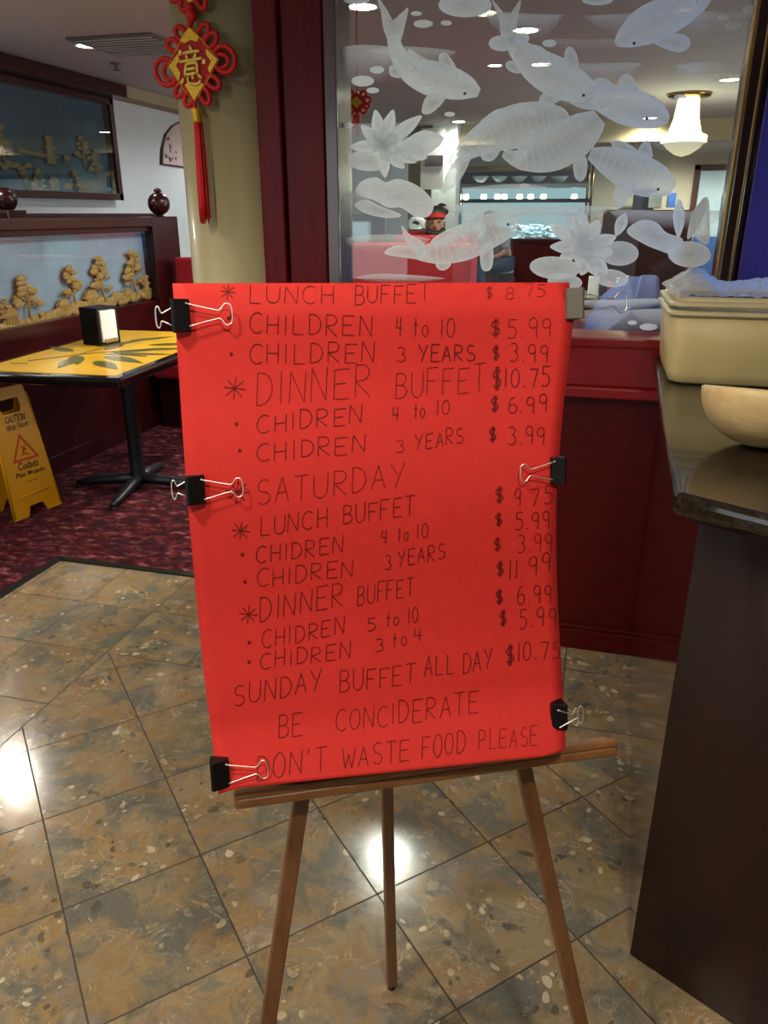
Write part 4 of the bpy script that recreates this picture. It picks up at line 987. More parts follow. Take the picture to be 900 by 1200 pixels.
# --- wet floor sign
SO = Vector((-2.665, 2.922, 0)); SD = Vector((.19, .98, 0)).normalized(); SN0 = Vector((.98, -.19, 0)).normalized(); sl = math.radians(8)
SU = Vector((-SN0.x * math.sin(sl), -SN0.y * math.sin(sl), math.cos(sl))); SNn = Vector((SN0.x * math.cos(sl), SN0.y * math.cos(sl), math.sin(sl)))
sign = thing('wet_floor_sign', 'yellow folding wet floor caution sign on the carpet beside the yellow-topped table', 'floor sign', SO + SD * .14)
def sp(u, v, n=0.0): return SO + SD * u + SU * v + SNn * n
def panel(fn, name):
    b = MB(); hw = lambda v: .145 - .05 * v / .635
    segs = [
        [(.0, 0), (.085, 0), (.105, .05), (.185, .05), (.205, 0), (.29, 0), (.255, .48), (.035, .48)],
        [(.035, .48), (.255, .48), (.252, .54), (.205, .54), (.195, .515), (.095, .515), (.085, .54), (.038, .54)],
        [(.038, .54), (.085, .54), (.09, .585), (.04, .585)], [(.205, .54), (.252, .54), (.25, .585), (.2, .585)],
        [(.04, .585), (.09, .585), (.2, .585), (.25, .585), (.246, .628), (.238, .64), (.052, .64), (.044, .628)]]
    for s_ in segs: b.prism([fn(u, v) for u, v in s_], fn(0, 0, -.008) - fn(0, 0))
    for u0, u1 in ((.002, .037), (.288, .253)): b.tube([fn(u0, .01, -.004), fn(u1, .6, -.004)], .007, 8)
    b.tube([fn(.055, .105, .001), fn(.235, .105, .001)], .003, 6)
    return b.build(name, M['yellow'], sign)
front = panel(sp, 'front_panel')
HT = sp(.145, .625, -.01)
def sp2(u, v, n=0.0):
    p = sp(u, v, 0); q = p - HT; return HT + SD * q.dot(SD) + Vector((0, 0, q.z)) - SN0 * q.dot(SN0) - SN0 * (.004 + n)
panel(sp2, 'rear_panel')
def print_text(txt, quad, m, name, parent, bold=.0):
    c = bpy.data.curves.new('t', 'FONT'); c.body = txt; c.offset = bold; o = bpy.data.objects.new('t', c); COL.objects.link(o); bpy.context.view_layer.update()
    me = bpy.data.meshes.new_from_object(o.evaluated_get(bpy.context.evaluated_depsgraph_get())); bpy.data.objects.remove(o)
    xs = [v.co.x for v in me.vertices]; ys = [v.co.y for v in me.vertices]; x0, x1, y0, y1 = min(xs), max(xs), min(ys), max(ys)
    bl, br, tl, tr = [Vector(p) for p in quad]
    for v in me.vertices:
        s, t = (v.co.x - x0) / (x1 - x0), (v.co.y - y0) / (y1 - y0); v.co = bl.lerp(br, s).lerp(tl.lerp(tr, s), t)
    me.materials.append(m); r = bpy.data.objects.new(name, me); COL.objects.link(r); attach(r, parent); return r
def sgn(px, py): return at_plane(px, py, SO + SNn * .0015, SNn)
for txt, q in [('CAUTION', [(6.5, 497), (30, 492), (5.5, 489), (28.5, 482.5)]), ('Wet Floor', [(8, 507), (34, 498), (7, 499.5), (32, 491.5)]),
               ('Cuidado', [(22, 552), (45.5, 545), (21, 543), (44.5, 536.5)]), ('Piso Mojado', [(20, 563), (53.5, 552), (18.5, 555.5), (52, 545.5)])]:
    print_text(txt, [sgn(*p) for p in q], M['sign_black'], 'lettering', front, .012)
print_text('ordrwon', [sgn(*p) for p in [(32, 565.5), (44, 561.5), (31.5, 563), (43.5, 559)]], M['sign_black'], 'lettering', front)
b = MB(); tri = [(22, 508), (46, 534), (15.5, 543.5)]; ci = (27, 528.5)
for i in range(3):
    a, c = tri[i], tri[(i + 1) % 3]; ai = [a[k] + (ci[k] - a[k]) * .22 for k in (0, 1)]; cin = [c[k] + (ci[k] - c[k]) * .22 for k in (0, 1)]
    b.prism([sgn(*a), sgn(*c), sgn(*cin), sgn(*ai)], SNn * .0008)
b.build('warning_triangle', M['sign_red'], front)
b = MB()
for P, r in [([(27.5, 521), (27.6, 522)], .0075), ([(27.5, 523.5), (27, 529)], .006), ([(27, 529), (31, 532), (34, 531)], .004), ([(27.5, 529), (26, 534)], .004), ([(27.5, 524), (23.5, 523)], .003), ([(27.5, 524.5), (31, 527)], .003)]: b.tube([sgn(*p) + SNn * .0005 for p in P], r * .75, 6)
b.build('slipping_figure', M['sign_red'], front)

# --- landscape partition beside the table
PX = -3.0
part = thing('landscape_partition', 'booth partition of dark wood with a glazed cork landscape behind the yellow table', 'partition', (PX, 4.0, 0))
b = MB(); b.span((PX - .06, 1.6, .0), (PX + .03, 5.02, .855), .004); b.build('lower_panel', M['dark_wood_y'], part)
b = MB(); b.span((PX - .075, 1.6, 1.335), (PX + .045, 5.0, 1.395), .006); b.span((PX - .06, 1.6, 1.305), (PX + .02, 5.0, 1.337), .004); b.build('top_rail', M['dark_wood_y'], part)
b = MB(); b.span((PX - .065, 4.96, 0), (PX + .05, 5.30, 1.40), .006); b.build('end_post', M['dark_wood'], part)
b = MB(); b.span((PX - .06, 1.6, .855), (PX - .045, 4.98, 1.305)); b.build('backdrop', M['backdrop_blue'], part)
b = MB(); b.span((PX + .012, 1.6, .857), (PX + .016, 4.96, 1.304)); b.build('glass_front', M['case_glass'], part)
b = MB(); b.span((PX + .03, 1.6, 0), (PX + .045, 4.98, .1), .004); b.build('kick_board', M['dark_wood_y'], part)
b = MB(); c = Vector((PX, 5.15, 1.40)); b.lathe([(.03, 0), (.022, .008), (.03, .014)] + [(.075 * math.sin(a), .082 - .075 * math.cos(a)) for a in [.45 + 2.5 * k / 14 for k in range(15)]] + [(.022, .157), (.03, .165), (.018, .18), (0, .184)], c, 28); b.build('finial', M['dark_wood'], part)


def carved(parent, X, px0, py0, kind, hpx, name=None, m='cork'):
    """cork carving standing in the case, foot at the pixel point, as tall as hpx"""
    p0 = at_x(px0, py0, X); p1 = at_x(px0, py0 - hpx, X); h = (p1 - p0).length; b = MB()
    Y = Vector((0, 1, 0)); Z = Vector((0, 0, 1)); D = Vector((1, 0, 0))
    if kind == 'tree':
        lean = random.uniform(-.08, .08)
        b.tube([p0, p0 + Z * h * .35 + Y * h * lean, p0 + Z * h * .7 + Y * h * lean * .3, p0 + Z * h * .9], [h * .035, h * .03, h * .022, h * .01], 6)
        for k in range(20):
            t = .30 + .68 * (k / 19); sp_ = (1.05 - t) * .55 + .05; s = random.choice((-1, 1)) * random.uniform(.2, 1) * sp_
            b.ball(h * random.uniform(.07, .125), p0 + Z * h * t + Y * h * s + D * random.uniform(-.008, .008), 2, (.16, 1.5, .62), .22)
            b.tube([p0 + Z * h * (t - .08), p0 + Z * h * t + Y * h * s * .8], h * .012, 5)
    elif kind == 'hut':
        b.box((.015, h * 1.1, h * .5), p0 + Z * h * .25, 0, .002)
        for k in range(-2, 3): b.box((.02, h * .05, h * .5), p0 + Z * h * .25 + Y * h * .25 * k)
        b.prism([p0 + Y * -h * .85 + Z * h * .48 - D * .012, p0 + Y * h * .85 + Z * h * .48 - D * .012, p0 + Y * h * .35 + Z * h - D * .012, p0 - Y * h * .35 + Z * h - D * .012], D * .024)
    elif kind == 'pagoda':
        for k in range(3):
            z = h * k * .31; wd = h * (.6 - .12 * k); b.box((.018, wd * .8, h * .2), p0 + Z * (z + h * .1), 0, .001)
            b.prism([p0 + Y * -wd * .75 + Z * (z + h * .2) - D * .012, p0 + Y * wd * .75 + Z * (z + h * .2) - D * .012, p0 + Y * wd * .3 + Z * (z + h * .31) - D * .012, p0 - Y * wd * .3 + Z * (z + h * .31) - D * .012], D * .024)
    elif kind == 'bank':
        for k in range(14): b.ball(hpx * .0028 * random.uniform(.6, 1.3), p0 + Y * (k - 7) * hpx * .0042 + Z * random.uniform(-.01, .03), 2, (.22, 1.5, .8), .25)
    return b.build(name or ('carved_' + kind), M[m], parent)
CX = PX - .018
for px_, py_, kd, hp in [(35, 372, 'tree', 48), (10, 382, 'tree', 32), (88, 357, 'tree', 44), (123, 354, 'tree', 52), (160, 346, 'tree', 50), (172, 345, 'pagoda', 24), (150, 351, 'hut', 12), (108, 358, 'hut', 18), (14, 380, 'hut', 18), (75, 364, 'hut', 13),
                         (20, 384, 'bank', 12), (48, 378, 'bank', 9), (95, 363, 'bank', 12), (118, 357, 'bank', 11), (140, 352, 'bank', 10), (165, 347, 'bank', 11)]: carved(part, CX, px_, py_, kd, hp)

# --- second partition farther back
P2 = -3.75
part2 = thing('booth_divider', 'dark wood booth divider with ball finial, behind the landscape partition', 'partition', (P2, 5, 0))
b = MB(); b.span((P2 - .05, 3.0, 1.34), (P2 + .05, 6.35, 1.42), .006); b.build('top_rail', M['dark_wood_y'], part2)
b = MB(); b.span((P2 - .04, 3.0, 0), (P2 + .02, 6.35, 1.34), .004); b.build('panel', M['dark_wood_y'], part2)
q = at_x(19, 255, P2 + .05); b = MB(); b.span((P2 - .05, q.y - .09, 0), (P2 + .065, q.y + .09, 1.44), .006); b.build('post', M['dark_wood'], part2)
q = at_x(8, 245, P2); b = MB(); b.lathe([(.03, 0), (.022, .012), (.03, .02)] + [(.075 * math.sin(a), .085 - .075 * math.cos(a)) for a in [.45 + 2.5 * k / 14 for k in range(15)]] + [(.02, .155), (0, .16)], (P2, q.y, 1.42), 28); b.build('finial', M['dark_wood'], part2)

# --- booth bench beyond the table
def bench(name, label, a, b_, depth, seat_z, top_z, m, face, group=None, base=None):
    """a,b_ ends (x,y) of the back along the floor; the seat lies on the side of unit vector face"""
    a, b_ = Vector((*a, 0)), Vector((*b_, 0)); t = (b_ - a).normalized(); L = (b_ - a).length; f = Vector((*face, 0)).normalized(); ang = math.atan2(t.y, t.x)
    o = thing(name, label, 'booth bench', (a + b_) / 2, group)
    mid = (a + b_) / 2
    bb = MB(); bb.box((L, .10, top_z - seat_z + .1), mid + Vector((0, 0, (top_z + seat_z - .1) / 2)) + f * .05, ang, .03, 4); bb.build('backrest', m, o)
    bb = MB(); bb.box((L, depth - .08, .11), mid + f * (.1 + (depth - .1) / 2) + Vector((0, 0, seat_z - .055)), ang, .03, 4); bb.build('seat', m, o)
    bb = MB(); bb.box((L - .02, depth - .1, seat_z - .11), mid + f * (.06 + (depth - .1) / 2) + Vector((0, 0, (seat_z - .11) / 2)), ang, .003); bb.build('base', base or M['dark_wood'], o)
    return o
bench('booth_bench', 'red booth bench with tall back at the far end of the yellow table', (-2.92, 5.22), (-1.75, 5.22), .5, .46, 1.13, M['red_vinyl'], (0, -1))

# --- big framed picture on the left wall
WX = -4.3
pic = thing('framed_landscape', 'wide framed cork landscape under glass on the left wall, below a dark valance', 'picture', (WX + .05, 5.8, 2.0))
def L(px, py, x=WX): q = at_x(px, py, x); return q
y1_ = L(135, 232).y; zt_, zb_ = 2.345, 1.53; y0_ = 4.3
b = MB(); b.span((WX, y0_, zb_), (WX + .09, y1_, zb_ + .055), .004); b.span((WX, y0_, zt_ - .05), (WX + .09, y1_, zt_), .004); b.span((WX, y1_ - .06, zb_), (WX + .09, y1_, zt_), .004); b.span((WX, y0_, zb_), (WX + .09, y0_ + .06, zt_), .004)
b.build('frame', M['dark_wood_y'], pic)
b = MB(); b.span((WX + .002, y0_, zb_), (WX + .012, y1_ - .02, zt_)); b.build('backdrop', M['backdrop_dark'], pic)
b = MB(); b.span((WX + .075, y0_ + .05, zb_ + .05), (WX + .078, y1_ - .055, zt_ - .045)); b.build('glass_front', M['case_glass'], pic)
for px_, py_, kd, hp in [(5, 193, 'tree', 44), (60, 192, 'pagoda', 34), (100, 196, 'tree', 34), (115, 210, 'tree', 34), (48, 220, 'tree', 22), (88, 217, 'tree', 18), (30, 218, 'tree', 20), (64, 222, 'hut', 14), (40, 223, 'hut', 10), (78, 190, 'hut', 8), (10, 195, 'bank', 9), (50, 222, 'bank', 5), (90, 220, 'bank', 5)]: carved(pic, WX + .03, px_, py_, kd, hp, m='cork_dark')
b = MB(); b.tube([at_x(20, 175, WX + .03), at_x(40, 181, WX + .03), at_x(55, 183, WX + .03)], .018, 6); b.build('carved_bridge', M['cork_dark'], pic)
b = MB(); b.span((WX, y0_, zt_ + .001), (WX + .22, y1_ - .02 + .05, CEIL - .005), .006)
tag(b.build('wooden_valance', M['dark_wood_y']), 'long dark wooden valance box above the framed landscape', 'valance')
fan = thing('fan_picture', 'fan-shaped framed print on the pale wall beside the column', 'picture', L(200, 172))
A = [L(187, 193), L(187.5, 175), L(192, 157), L(200, 147), L(212, 141), L(226, 147), L(234, 160), L(238, 200)]
b = MB(); b.prism([Vector((WX + .001, p.y, p.z)) for p in A], (.02, 0, 0), .002); b.build('frame', M['dark_wood'], fan)
cc = sum((p for p in A), Vector()) / len(A)
b = MB(); b.prism([Vector((WX + .0215, cc.y + (p.y - cc.y) * .93, cc.z + (p.z - cc.z) * .95)) for p in A], (.002, 0, 0)); pr = b.build('print', M['pink_fan'], fan)
b = MB()
for k in range(12): q = at_x(193 + random.uniform(0, 14), 160 + random.uniform(0, 28), WX + .0245); b.ball(.018, q, 1, (.05, random.uniform(.6, 1.4), random.uniform(.6, 1.4)), .2)
b.build('ink_blossoms', M['print_dark'], pr)


# ================================================================ CEILING FITTINGS
def downlight(x, y, label, r=.075):
    o = thing('recessed_downlight', label, 'ceiling light', (x, y, CEIL), 'recessed ceiling downlights')
    b = MB(); b.lathe([(r * 1.25, -.004), (r * 1.25, -.0005), (r, -.0005), (r, -.006), (r * 1.2, -.006)], (x, y, CEIL), 24, cap=False); b.build('trim_ring', M['fitting'], o)
    b = MB(); b.lathe([(0, -.004), (r * .5, -.0075), (r * .95, -.004)], (x, y, CEIL), 24, cap=False); b.build('lens', M['lamp_soft' if 'left of the column' in label else 'lamp'], o)
labs = ['added downlight above the entrance floor, nearest the poster', 'added downlight above the service counter', 'added downlight above the tile border',
        'lit recessed downlight in the grey ceiling left of the column', 'recessed downlight behind the landscape partition', 'recessed downlight above the carpet edge', 'added downlight above the yellow-topped table', 'added downlight in front of the fan-shaped print', 'added downlight at the far end of the pale left wall',
        'recessed downlight just behind the etched glass', 'lit downlight seen through the forked tail of the etched koi', 'lit downlight seen through the body of the second etched koi', 'small faint downlight left of the forked koi tail', 'lit downlight above the chandelier, near the glass frame', 'recessed downlight above the left end of the buffet', 'recessed downlight above the right end of the buffet', 'added downlight in front of the kitchen door', 'added downlight right of the kitchen door']
for (x, y), lb in zip(FOYER + LEFT + ROOM, labs): downlight(x, y, lb, .05 if 'faint' in lb or 'just behind' in lb else .075)
def vent(px, py, label, rot=0):
    c = at_z(px, py, CEIL); o = thing('ceiling_vent', label, 'vent', c)
    b = MB(); b.box((.6, .6, .012), c + Vector((0, 0, -.006)), rot, .003); b.build('plate', M['vent'], o)
    b = MB()
    for k in range(8): b.box((.54, .012, .008), c + Vector((0, -.24 + .068 * k, -.014)), rot)
    b.build('slat', M['ceiling'], o)
vent(157, 52, 'square grey ceiling vent beside the lit downlight, left of the column')
c = at_z(136, 74, CEIL); b = MB(); b.lathe([(.04, 0), (.04, -.008), (.012, -.012), (.01, -.04), (.03, -.044), (.03, -.048), (0, -.048)], c, 14)
tag(b.build('sprinkler_head', M['vent']), 'small fire sprinkler head in the ceiling left of the column', 'sprinkler')


# ================================================================ DINING ROOM BEHIND THE GLASS
def box_px(x0, y0, x1, y1, d, depth, b=None, bevel=.004):
    """box whose front, squared to the room, spans the pixel rectangle at distance d"""
    b = b or MB(); A = at_d((x0 + x1) / 2, (y0 + y1) / 2, d); Y = A.y
    p, q = at_y(x0, (y0 + y1) / 2, Y), at_y(x1, (y0 + y1) / 2, Y); zt = at_y((x0 + x1) / 2, y0, Y).z; zb = at_y((x0 + x1) / 2, y1, Y).z
    b.span((p.x, Y, zb), (q.x, Y + depth, zt), bevel); return b
# booths
p1, p2 = at_d(392, 284, 5.6), at_d(560, 284, 5.6)
bench('booth_bench', 'long red booth bench behind the lower left of the etched glass', (p1.x, p1.y), (p2.x, p1.y), .5, .46, p1.z, M['red_vinyl'], (0, 1))
p1, p2 = at_d(466, 275, 7.1), at_d(552, 275, 7.1)
bench('booth_bench', 'red booth bench in front of the person with the red headband', (p1.x, p1.y), (p2.x, p1.y), .45, .46, p1.z, M['red_vinyl'], (0, -1))
p1, p2 = at_d(470, 268, 8.35), at_d(565, 268, 8.35)
bench('booth_bench', 'red booth bench behind the back of the person with the red headband', (p1.x, p1.y), (p2.x, p1.y), .5, .5, p1.z - .02, M['red_vinyl'], (0, -1))
p1, p2 = at_d(372, 308, 4.3), at_d(420, 308, 4.3)
bench('booth_bench', 'end of a red booth bench low beside the left glass frame', (p1.x, p1.y), (p2.x, p1.y), .45, .46, p1.z, M['red_vinyl'], (0, -1))
p1 = at_d(748, 330, 3.9)
nb = bench('booth_bench', 'navy blue bench standing in for a tabletop with blue reflections, beside the plastic tub', (p1.x + .1, 4.15), (p1.x + .02, 2.75), .5, .46, p1.z + .03, M['navy_reflect'], (-1, 0))  # bench replaces a dark glossy tabletop; its blue reflections are base colour
xb = at_y(702, 394, 2.75); b = MB()
b.prism([(p1.x - .06, 2.74, p1.z + .02), (p1.x + .06, 2.74, p1.z + .02), (p1.x + .06, 2.74, 0), (xb.x - .25, 2.74, 0), (xb.x - .06, 2.74, xb.z - .12), (xb.x, 2.74, xb.z)], (0, 1.42, 0), .012); b.build('stand_in_side', M['navy_reflect'], nb)
# divider with mirrored glass behind the booths
q0, q1 = at_d(397, 250, 8.2), at_d(455, 250, 8.2)
dv = thing('booth_divider', 'booth divider with pale glass panel seen at the left of the etched glass', 'partition', (q0.x, q0.y, 0))
b = MB(); b.span((q0.x - .6, q0.y, 0), (q1.x, q0.y + .06, 1.16), .004); b.span((q0.x - .6, q0.y, 1.36), (q1.x, q0.y + .06, 1.42), .004); b.span((q1.x - .14, q0.y - .01, 0), (q1.x, q0.y + .07, 1.42), .004); b.build('frame', M['dark_wood'], dv)
b = MB(); b.span((q0.x - .6, q0.y + .025, 1.16), (q1.x - .14, q0.y + .035, 1.36)); b.build('panel', M['backdrop_blue'], dv)
# pale pier with posters
u0, u1 = at_d(506, 200, 10.6), at_d(536, 200, 10.6); b = MB(); b.span((u0.x, u0.y, 0), (u1.x, u0.y + .3, CEIL)); struct(b.build('wall_pier', M['wall_blue']))
po = thing('wall_poster', 'white poster with dark picture on the pier behind the etched lotus', 'poster', at_d(507, 190, 10.5))
b = box_px(493, 150, 520, 222, 10.45, .01, bevel=0); b.build('sheet', M['print_paper'], po)
b = box_px(498, 182, 519, 195, 10.43, .01, bevel=0); b.build('dark_picture', M['print_dark'], po)
# lit buffet
bf = thing('buffet_station', 'lit sushi buffet station with glass hood along the back of the dining room', 'buffet', at_d(610, 260, 12.2))
b = box_px(545, 284, 690, 400, 12.2, .8); b.bm.verts.ensure_lookup_table()
o = b.build('cabinet', M['mahog_h'], bf)
lowz = min(v.co.z for v in o.data.vertices)
for v in o.data.vertices:
    if v.co.z < lowz + .02: v.co.z -= lowz
b = box_px(540, 280, 692, 285, 12.18, .85); b.build('counter_lip', M['dark_wood'], bf)
b = box_px(529, 222, 538, 330, 12.1, .12); b.build('post', M['dark_wood'], bf)
b = box_px(538, 233, 692, 237.5, 12.15, .12); b.build('lamp_rail', M['dark_wood'], bf)
b = box_px(540, 194, 690, 199, 12.2, .5); b.build('hood_top', M['brass'], bf)
b = box_px(540, 215, 690, 220, 12.2, .45); b.build('shelf', M['steel'], bf)
b = box_px(541, 199, 690, 218, 12.95, .04); b.build('shelf_back', M['print_dark'], bf)
b = box_px(541, 218, 690, 284, 12.95, .04); b.build('lit_back', M['ice_lit'], bf)
for x in (546, 567, 583, 591, 609, 622, 637, 673): b = MB(); q = at_d(x, 230, 12.35); b.lathe([(.0, .03), (.035, .03), (.05, -.02), (.03, -.045), (0, -.05)], q, 12); b.build('lamp', M['warm_lit'], bf)
b = MB()
for x in (692, 697): q = at_d(x, 180, 12.15); q2 = at_d(x, 260, 12.15); b.tube([Vector((q.x, q.y, q2.z)), q], .022, 10)
b.build('brass_post', M['brass'], bf)
b = box_px(600, 248, 690, 252, 12.16, .3); b.build('sneeze_guard', M['case_glass'], bf)
lamp('AREA', tuple(at_d(612, 238, 12.5)), 50, (.82, .95, 1), 1.8, (0, 0, 0), sy=.3, name='buffet_light')
for i, x in enumerate((563, 585, 608, 630, 655)):
    q = at_d(x, 214, 12.35); b = MB(); a_ = .13
    b.lathe([(.03, 0), (.06, .01), (a_, .085), (a_ - .008, .088), (.05, .02), (0, .018)], (q.x, q.y, q.z), 20, cap=False)
    tag(b.build('glass_bowl', M['dish']), 'pale glass bowl on the lit buffet shelf, %s' % ('first from the left end', 'second from the left end', 'in the middle of the row', 'second from the brass posts', 'next to the brass posts')[i], 'bowl', 'bowls on the buffet shelf')
b = MB()
for k in range(90): q = at_d(602 + 48 * random.random(), 264 + 17 * random.random(), 12.25 + .35 * random.random()); b.ball(random.uniform(.03, .055), q, 1, (1.2, 1, .5), .3)
o = tag(b.build('white_blossoms', M['dish']), 'heap of small white garnish flowers on the buffet counter', 'garnish'); o['kind'] = 'stuff'
b = MB(); q = at_d(570, 266, 12.05); b.lathe([(.03, -.14), (.045, -.1), (.075, .0), (.08, .08), (.05, .13), (0, .135)], q, 16); tag(b.build('white_jar', M['ice_lit' if False else 'dish']), 'white rounded jar under the buffet lamps above the person in the grey shirt', 'jar')
# equipment behind, left of the kitchen door
eq = thing('drinks_machine', 'dark drinks machine by the back wall, left of the kitchen door', 'machine', at_d(757, 250, 12.4))
b = box_px(738, 222, 762, 330, 12.5, .4); b.build('body', M['iron'], eq); b = box_px(760, 226, 776, 244, 12.45, .3); b.build('steel_front', M['steel'], eq); b = box_px(783, 226, 792, 243, 12.45, .3); b.build('blue_panel', M['kick'], eq)
b = box_px(700, 246, 800, 400, 12.35, .5); o = b.build('cupboard', M['dark_wood'], eq)
lowz = min(v.co.z for v in o.data.vertices)
for v in o.data.vertices:
    if v.co.z < lowz + .05: v.co.z = .0
# kitchen swing door
b = MB(); q = at_d(812, 200, 11.3); DY = 13.8
d0 = at_y(815, 240, DY).x; d1 = d0 + .92
b = MB(); b.span((d0 - .08, DY - .03, 0), (d0, DY, 2.12), .004); b.span((d1 * 2 - d0, DY - .03, 0), (d1 * 2 - d0 + .08, DY, 2.12), .004); b.span((d0 - .08, DY - .03, 2.04), (d1 * 2 - d0 + .08, DY, 2.12), .004)
dr = struct(b.build('door_1', M['jamb']))
for k in (0, 1):
    a_ = d0 + .92 * k
    b = MB(); b.span((a_ + .01, DY - .045, .02), (a_ + .91, DY - .005, 2.03), .006); lf = b.build('door_leaf', M['door'], dr)
    b = MB(); b.span((a_ + .37, DY - .06, 1.33), (a_ + .63, DY - .046, 1.72), .02); b.build('door_window', M['black'], lf)
    b = MB(); b.span((a_ + .40, DY - .066, 1.37), (a_ + .60, DY - .06, 1.68), .02); b.build('door_glass', M['steel'], lf)
    b = MB(); b.span((a_ + .03, DY - .055, .05), (a_ + .89, DY - .046, 1.08), .003); b.build('kick_plate', M['kick'], lf)
# chandelier
q = at_d(803, 150, 8.0); ch = thing('crystal_chandelier', 'glowing flush-mounted crystal chandelier on the dining room ceiling', 'chandelier', (q.x, q.y, CEIL))
zA, zB, zC = CEIL - .02, at_d(803, 167, 8).z, at_d(803, 184, 8).z
b = MB(); b.lathe([(.0, CEIL - .002), (.2, CEIL - .002), (.19, CEIL - .03), (.1, CEIL - .04)], (q.x, q.y, 0), 28); b.build('ceiling_plate', M['brass'], ch)
b = MB(); hh = zA - zB
b.lathe([(.09, zA), (.10, zA - .2 * hh), (.115, zA - .5 * hh), (.15, zA - .8 * hh), (.195, zB + .06), (.205, zB + .05), (.205, zB)], (q.x, q.y, 0), 28); b.build('crystal_drops', M['chand'], ch)
b = MB(); b.lathe([(.19, zB - .004), (.15, zB - .05), (.07, zC + .02), (.0, zC)], (q.x, q.y, 0), 24); b.build('crystal_bowl', M['chand_bowl'], ch)
lamp('POINT', (q.x, q.y, zC - .15), 26, (1, .88, .66), .15, name='chandelier_light')
# hanging knot inside
def small_knot():
    D_ = 3.0; P = lambda x, y: at_d(x, y, D_)
    o = thing('knot_ornament', 'small orange-red lucky knot hanging behind the glass near the left frame', 'ornament', P(418, 104))
    b = MB(); b.prism([P(418, 107), P(432, 120), P(418, 134), P(405, 120)], (0, .01, 0), .001); pl = b.build('plaque', M['red_felt'], o)
    b = MB(); c = P(418, 120) + Vector((0, -.002, 0)); b.prism([P(418, 113), P(425, 120), P(418, 127), P(411, 120)], (0, -.003, 0)); b.build('gold_motif', M['gold'], pl)
    b = MB()
    for cx, cy in [(406, 117), (431, 117), (411, 110), (426, 110), (411, 129), (426, 129), (408, 124), (429, 124)]: b.tube([P(cx + 3.4 * math.cos(a), cy + 3.4 * math.sin(a)) for a in [2 * PI * k / 14 for k in range(14)]], .005, 6, closed=True)
    b.tube([P(418, -60), P(418, 107)], .0025, 6); b.tube([P(418, 134), P(418, 148)], [.012, .016], 10); b.build('cord_loops', M['red_cord'], o)
    b = MB()
    for k in range(12): x = 415 + 6 * random.random(); b.tube([P(x, 147), P(x + random.uniform(-.5, .5), 160)], .003, 5)
    b.build('tassel', M['red_cord'], o)
small_knot()
# table with condiments
tq = at_d(718, 343, 6.6); t2 = thing('dining_table', 'dining table set with bottles behind the etched lotus at lower right', 'table', (tq.x, tq.y + .3, 0))
b = MB(); b.box((1.0, .75, .04), (tq.x, tq.y + .3, .74), 0, .012, 3); b.build('tabletop', M['table_edge'], t2)
b = MB(); b.lathe([(.2, 0), (.2, .02), (.05, .05), (.04, .72)], (tq.x, tq.y + .3, 0), 20); b.build('pedestal', M['iron'], t2)
def bottle(px, d, h, r, m, cap, label):
    q = at_d(px, 340, d); o = thing('condiment_bottle', label, 'bottle', (q.x, q.y, .761), 'condiments on the far table')
    b = MB(); b.lathe([(r * .95, 0), (r, .01), (r, h * .55), (r * .45, h * .75), (r * .4, h * .9)], (q.x, q.y, .761), 14); b.build('bottle_body', m, o)
    b = MB(); b.lathe([(r * .5, h * .9), (r * .5, h), (0, h)], (q.x, q.y, .761), 12); b.build('cap', cap, o)
bottle(707, 6.7, .2, .032, M['brown_sauce'], M['red_plastic'], 'dark sauce bottle on the far table, left of the clear ones')
bottle(723, 6.65, .16, .03, M['steel'], M['fitting'], 'silver capped shaker on the far table beside the plastic tub')
bottle(733, 6.75, .17, .03, M['red_plastic'], M['fitting'], 'red squeeze bottle on the far table next to the tub')
q = at_d(695, 340, 6.7); b = MB(); b.box((.09, .012, .17), (q.x, q.y, .846), .3, .003); o = tag(b.build('menu_card', M['print_paper']), 'white standing menu card on the far table behind the lotus', 'menu card')
q = at_d(714, 345, 6.9); b = MB(); b.lathe([(.0, 0), (.03, 0), (.04, .11), (.036, .112), (.028, .01), (0, .01)], (q.x, q.y, .761), 18); tag(b.build('red_cup', M['red_plastic']), 'red tumbler on the near edge of the far table', 'cup')


# ---------------------------------------------------------------- people
def skin(name, pts, edges, rad, m, parent=None, sub=2):
    me = bpy.data.meshes.new(name); me.from_pydata([tuple(p) for p in pts], edges, []); o = bpy.data.objects.new(name, me); COL.objects.link(o)
    o.modifiers.new('skin', 'SKIN'); s = o.modifiers.new('sub', 'SUBSURF'); s.levels = sub; s.render_levels = sub
    for i, r in enumerate(rad): me.skin_vertices[0].data[i].radius = (r, r) if not isinstance(r, tuple) else r
    me.skin_vertices[0].data[0].use_root = True
    bpy.context.view_layer.update()
    me2 = bpy.data.meshes.new_from_object(o.evaluated_get(bpy.context.evaluated_depsgraph_get())); bpy.data.objects.remove(o)
    for p in me2.polygons: p.use_smooth = True
    me2.materials.append(m); r = bpy.data.objects.new(name, me2); COL.objects.link(r)
    if parent is not None: attach(r, parent)
    return r
def figure(name, label, origin, facing, J, RJ, E_, cloth):
    """J: joints in body space (x right, y front, z up); cloth: list of (name, joints, edges, radii, material)"""
    f = Vector((*facing, 0)).normalized(); rt = Vector((f.y, -f.x, 0)); org = Vector(origin)
    W = lambda p: org + rt * p[0] + f * p[1] + Vector((0, 0, p[2]))
    ks = list(J); ix = {k: i for i, k in enumerate(ks)}
    body = skin(name, [W(J[k]) for k in ks], [(ix[a], ix[c]) for a, c in E_], [RJ[k] for k in ks], M['skin'])
    tag(body, label, 'person')
    for nm, kk, ee, rr, m in cloth:
        jx = {k: i for i, k in enumerate(kk)}; skin(nm, [W(J[k]) for k in kk], [(jx[a], jx[c]) for a, c in ee], rr, m, body)
    return body, W
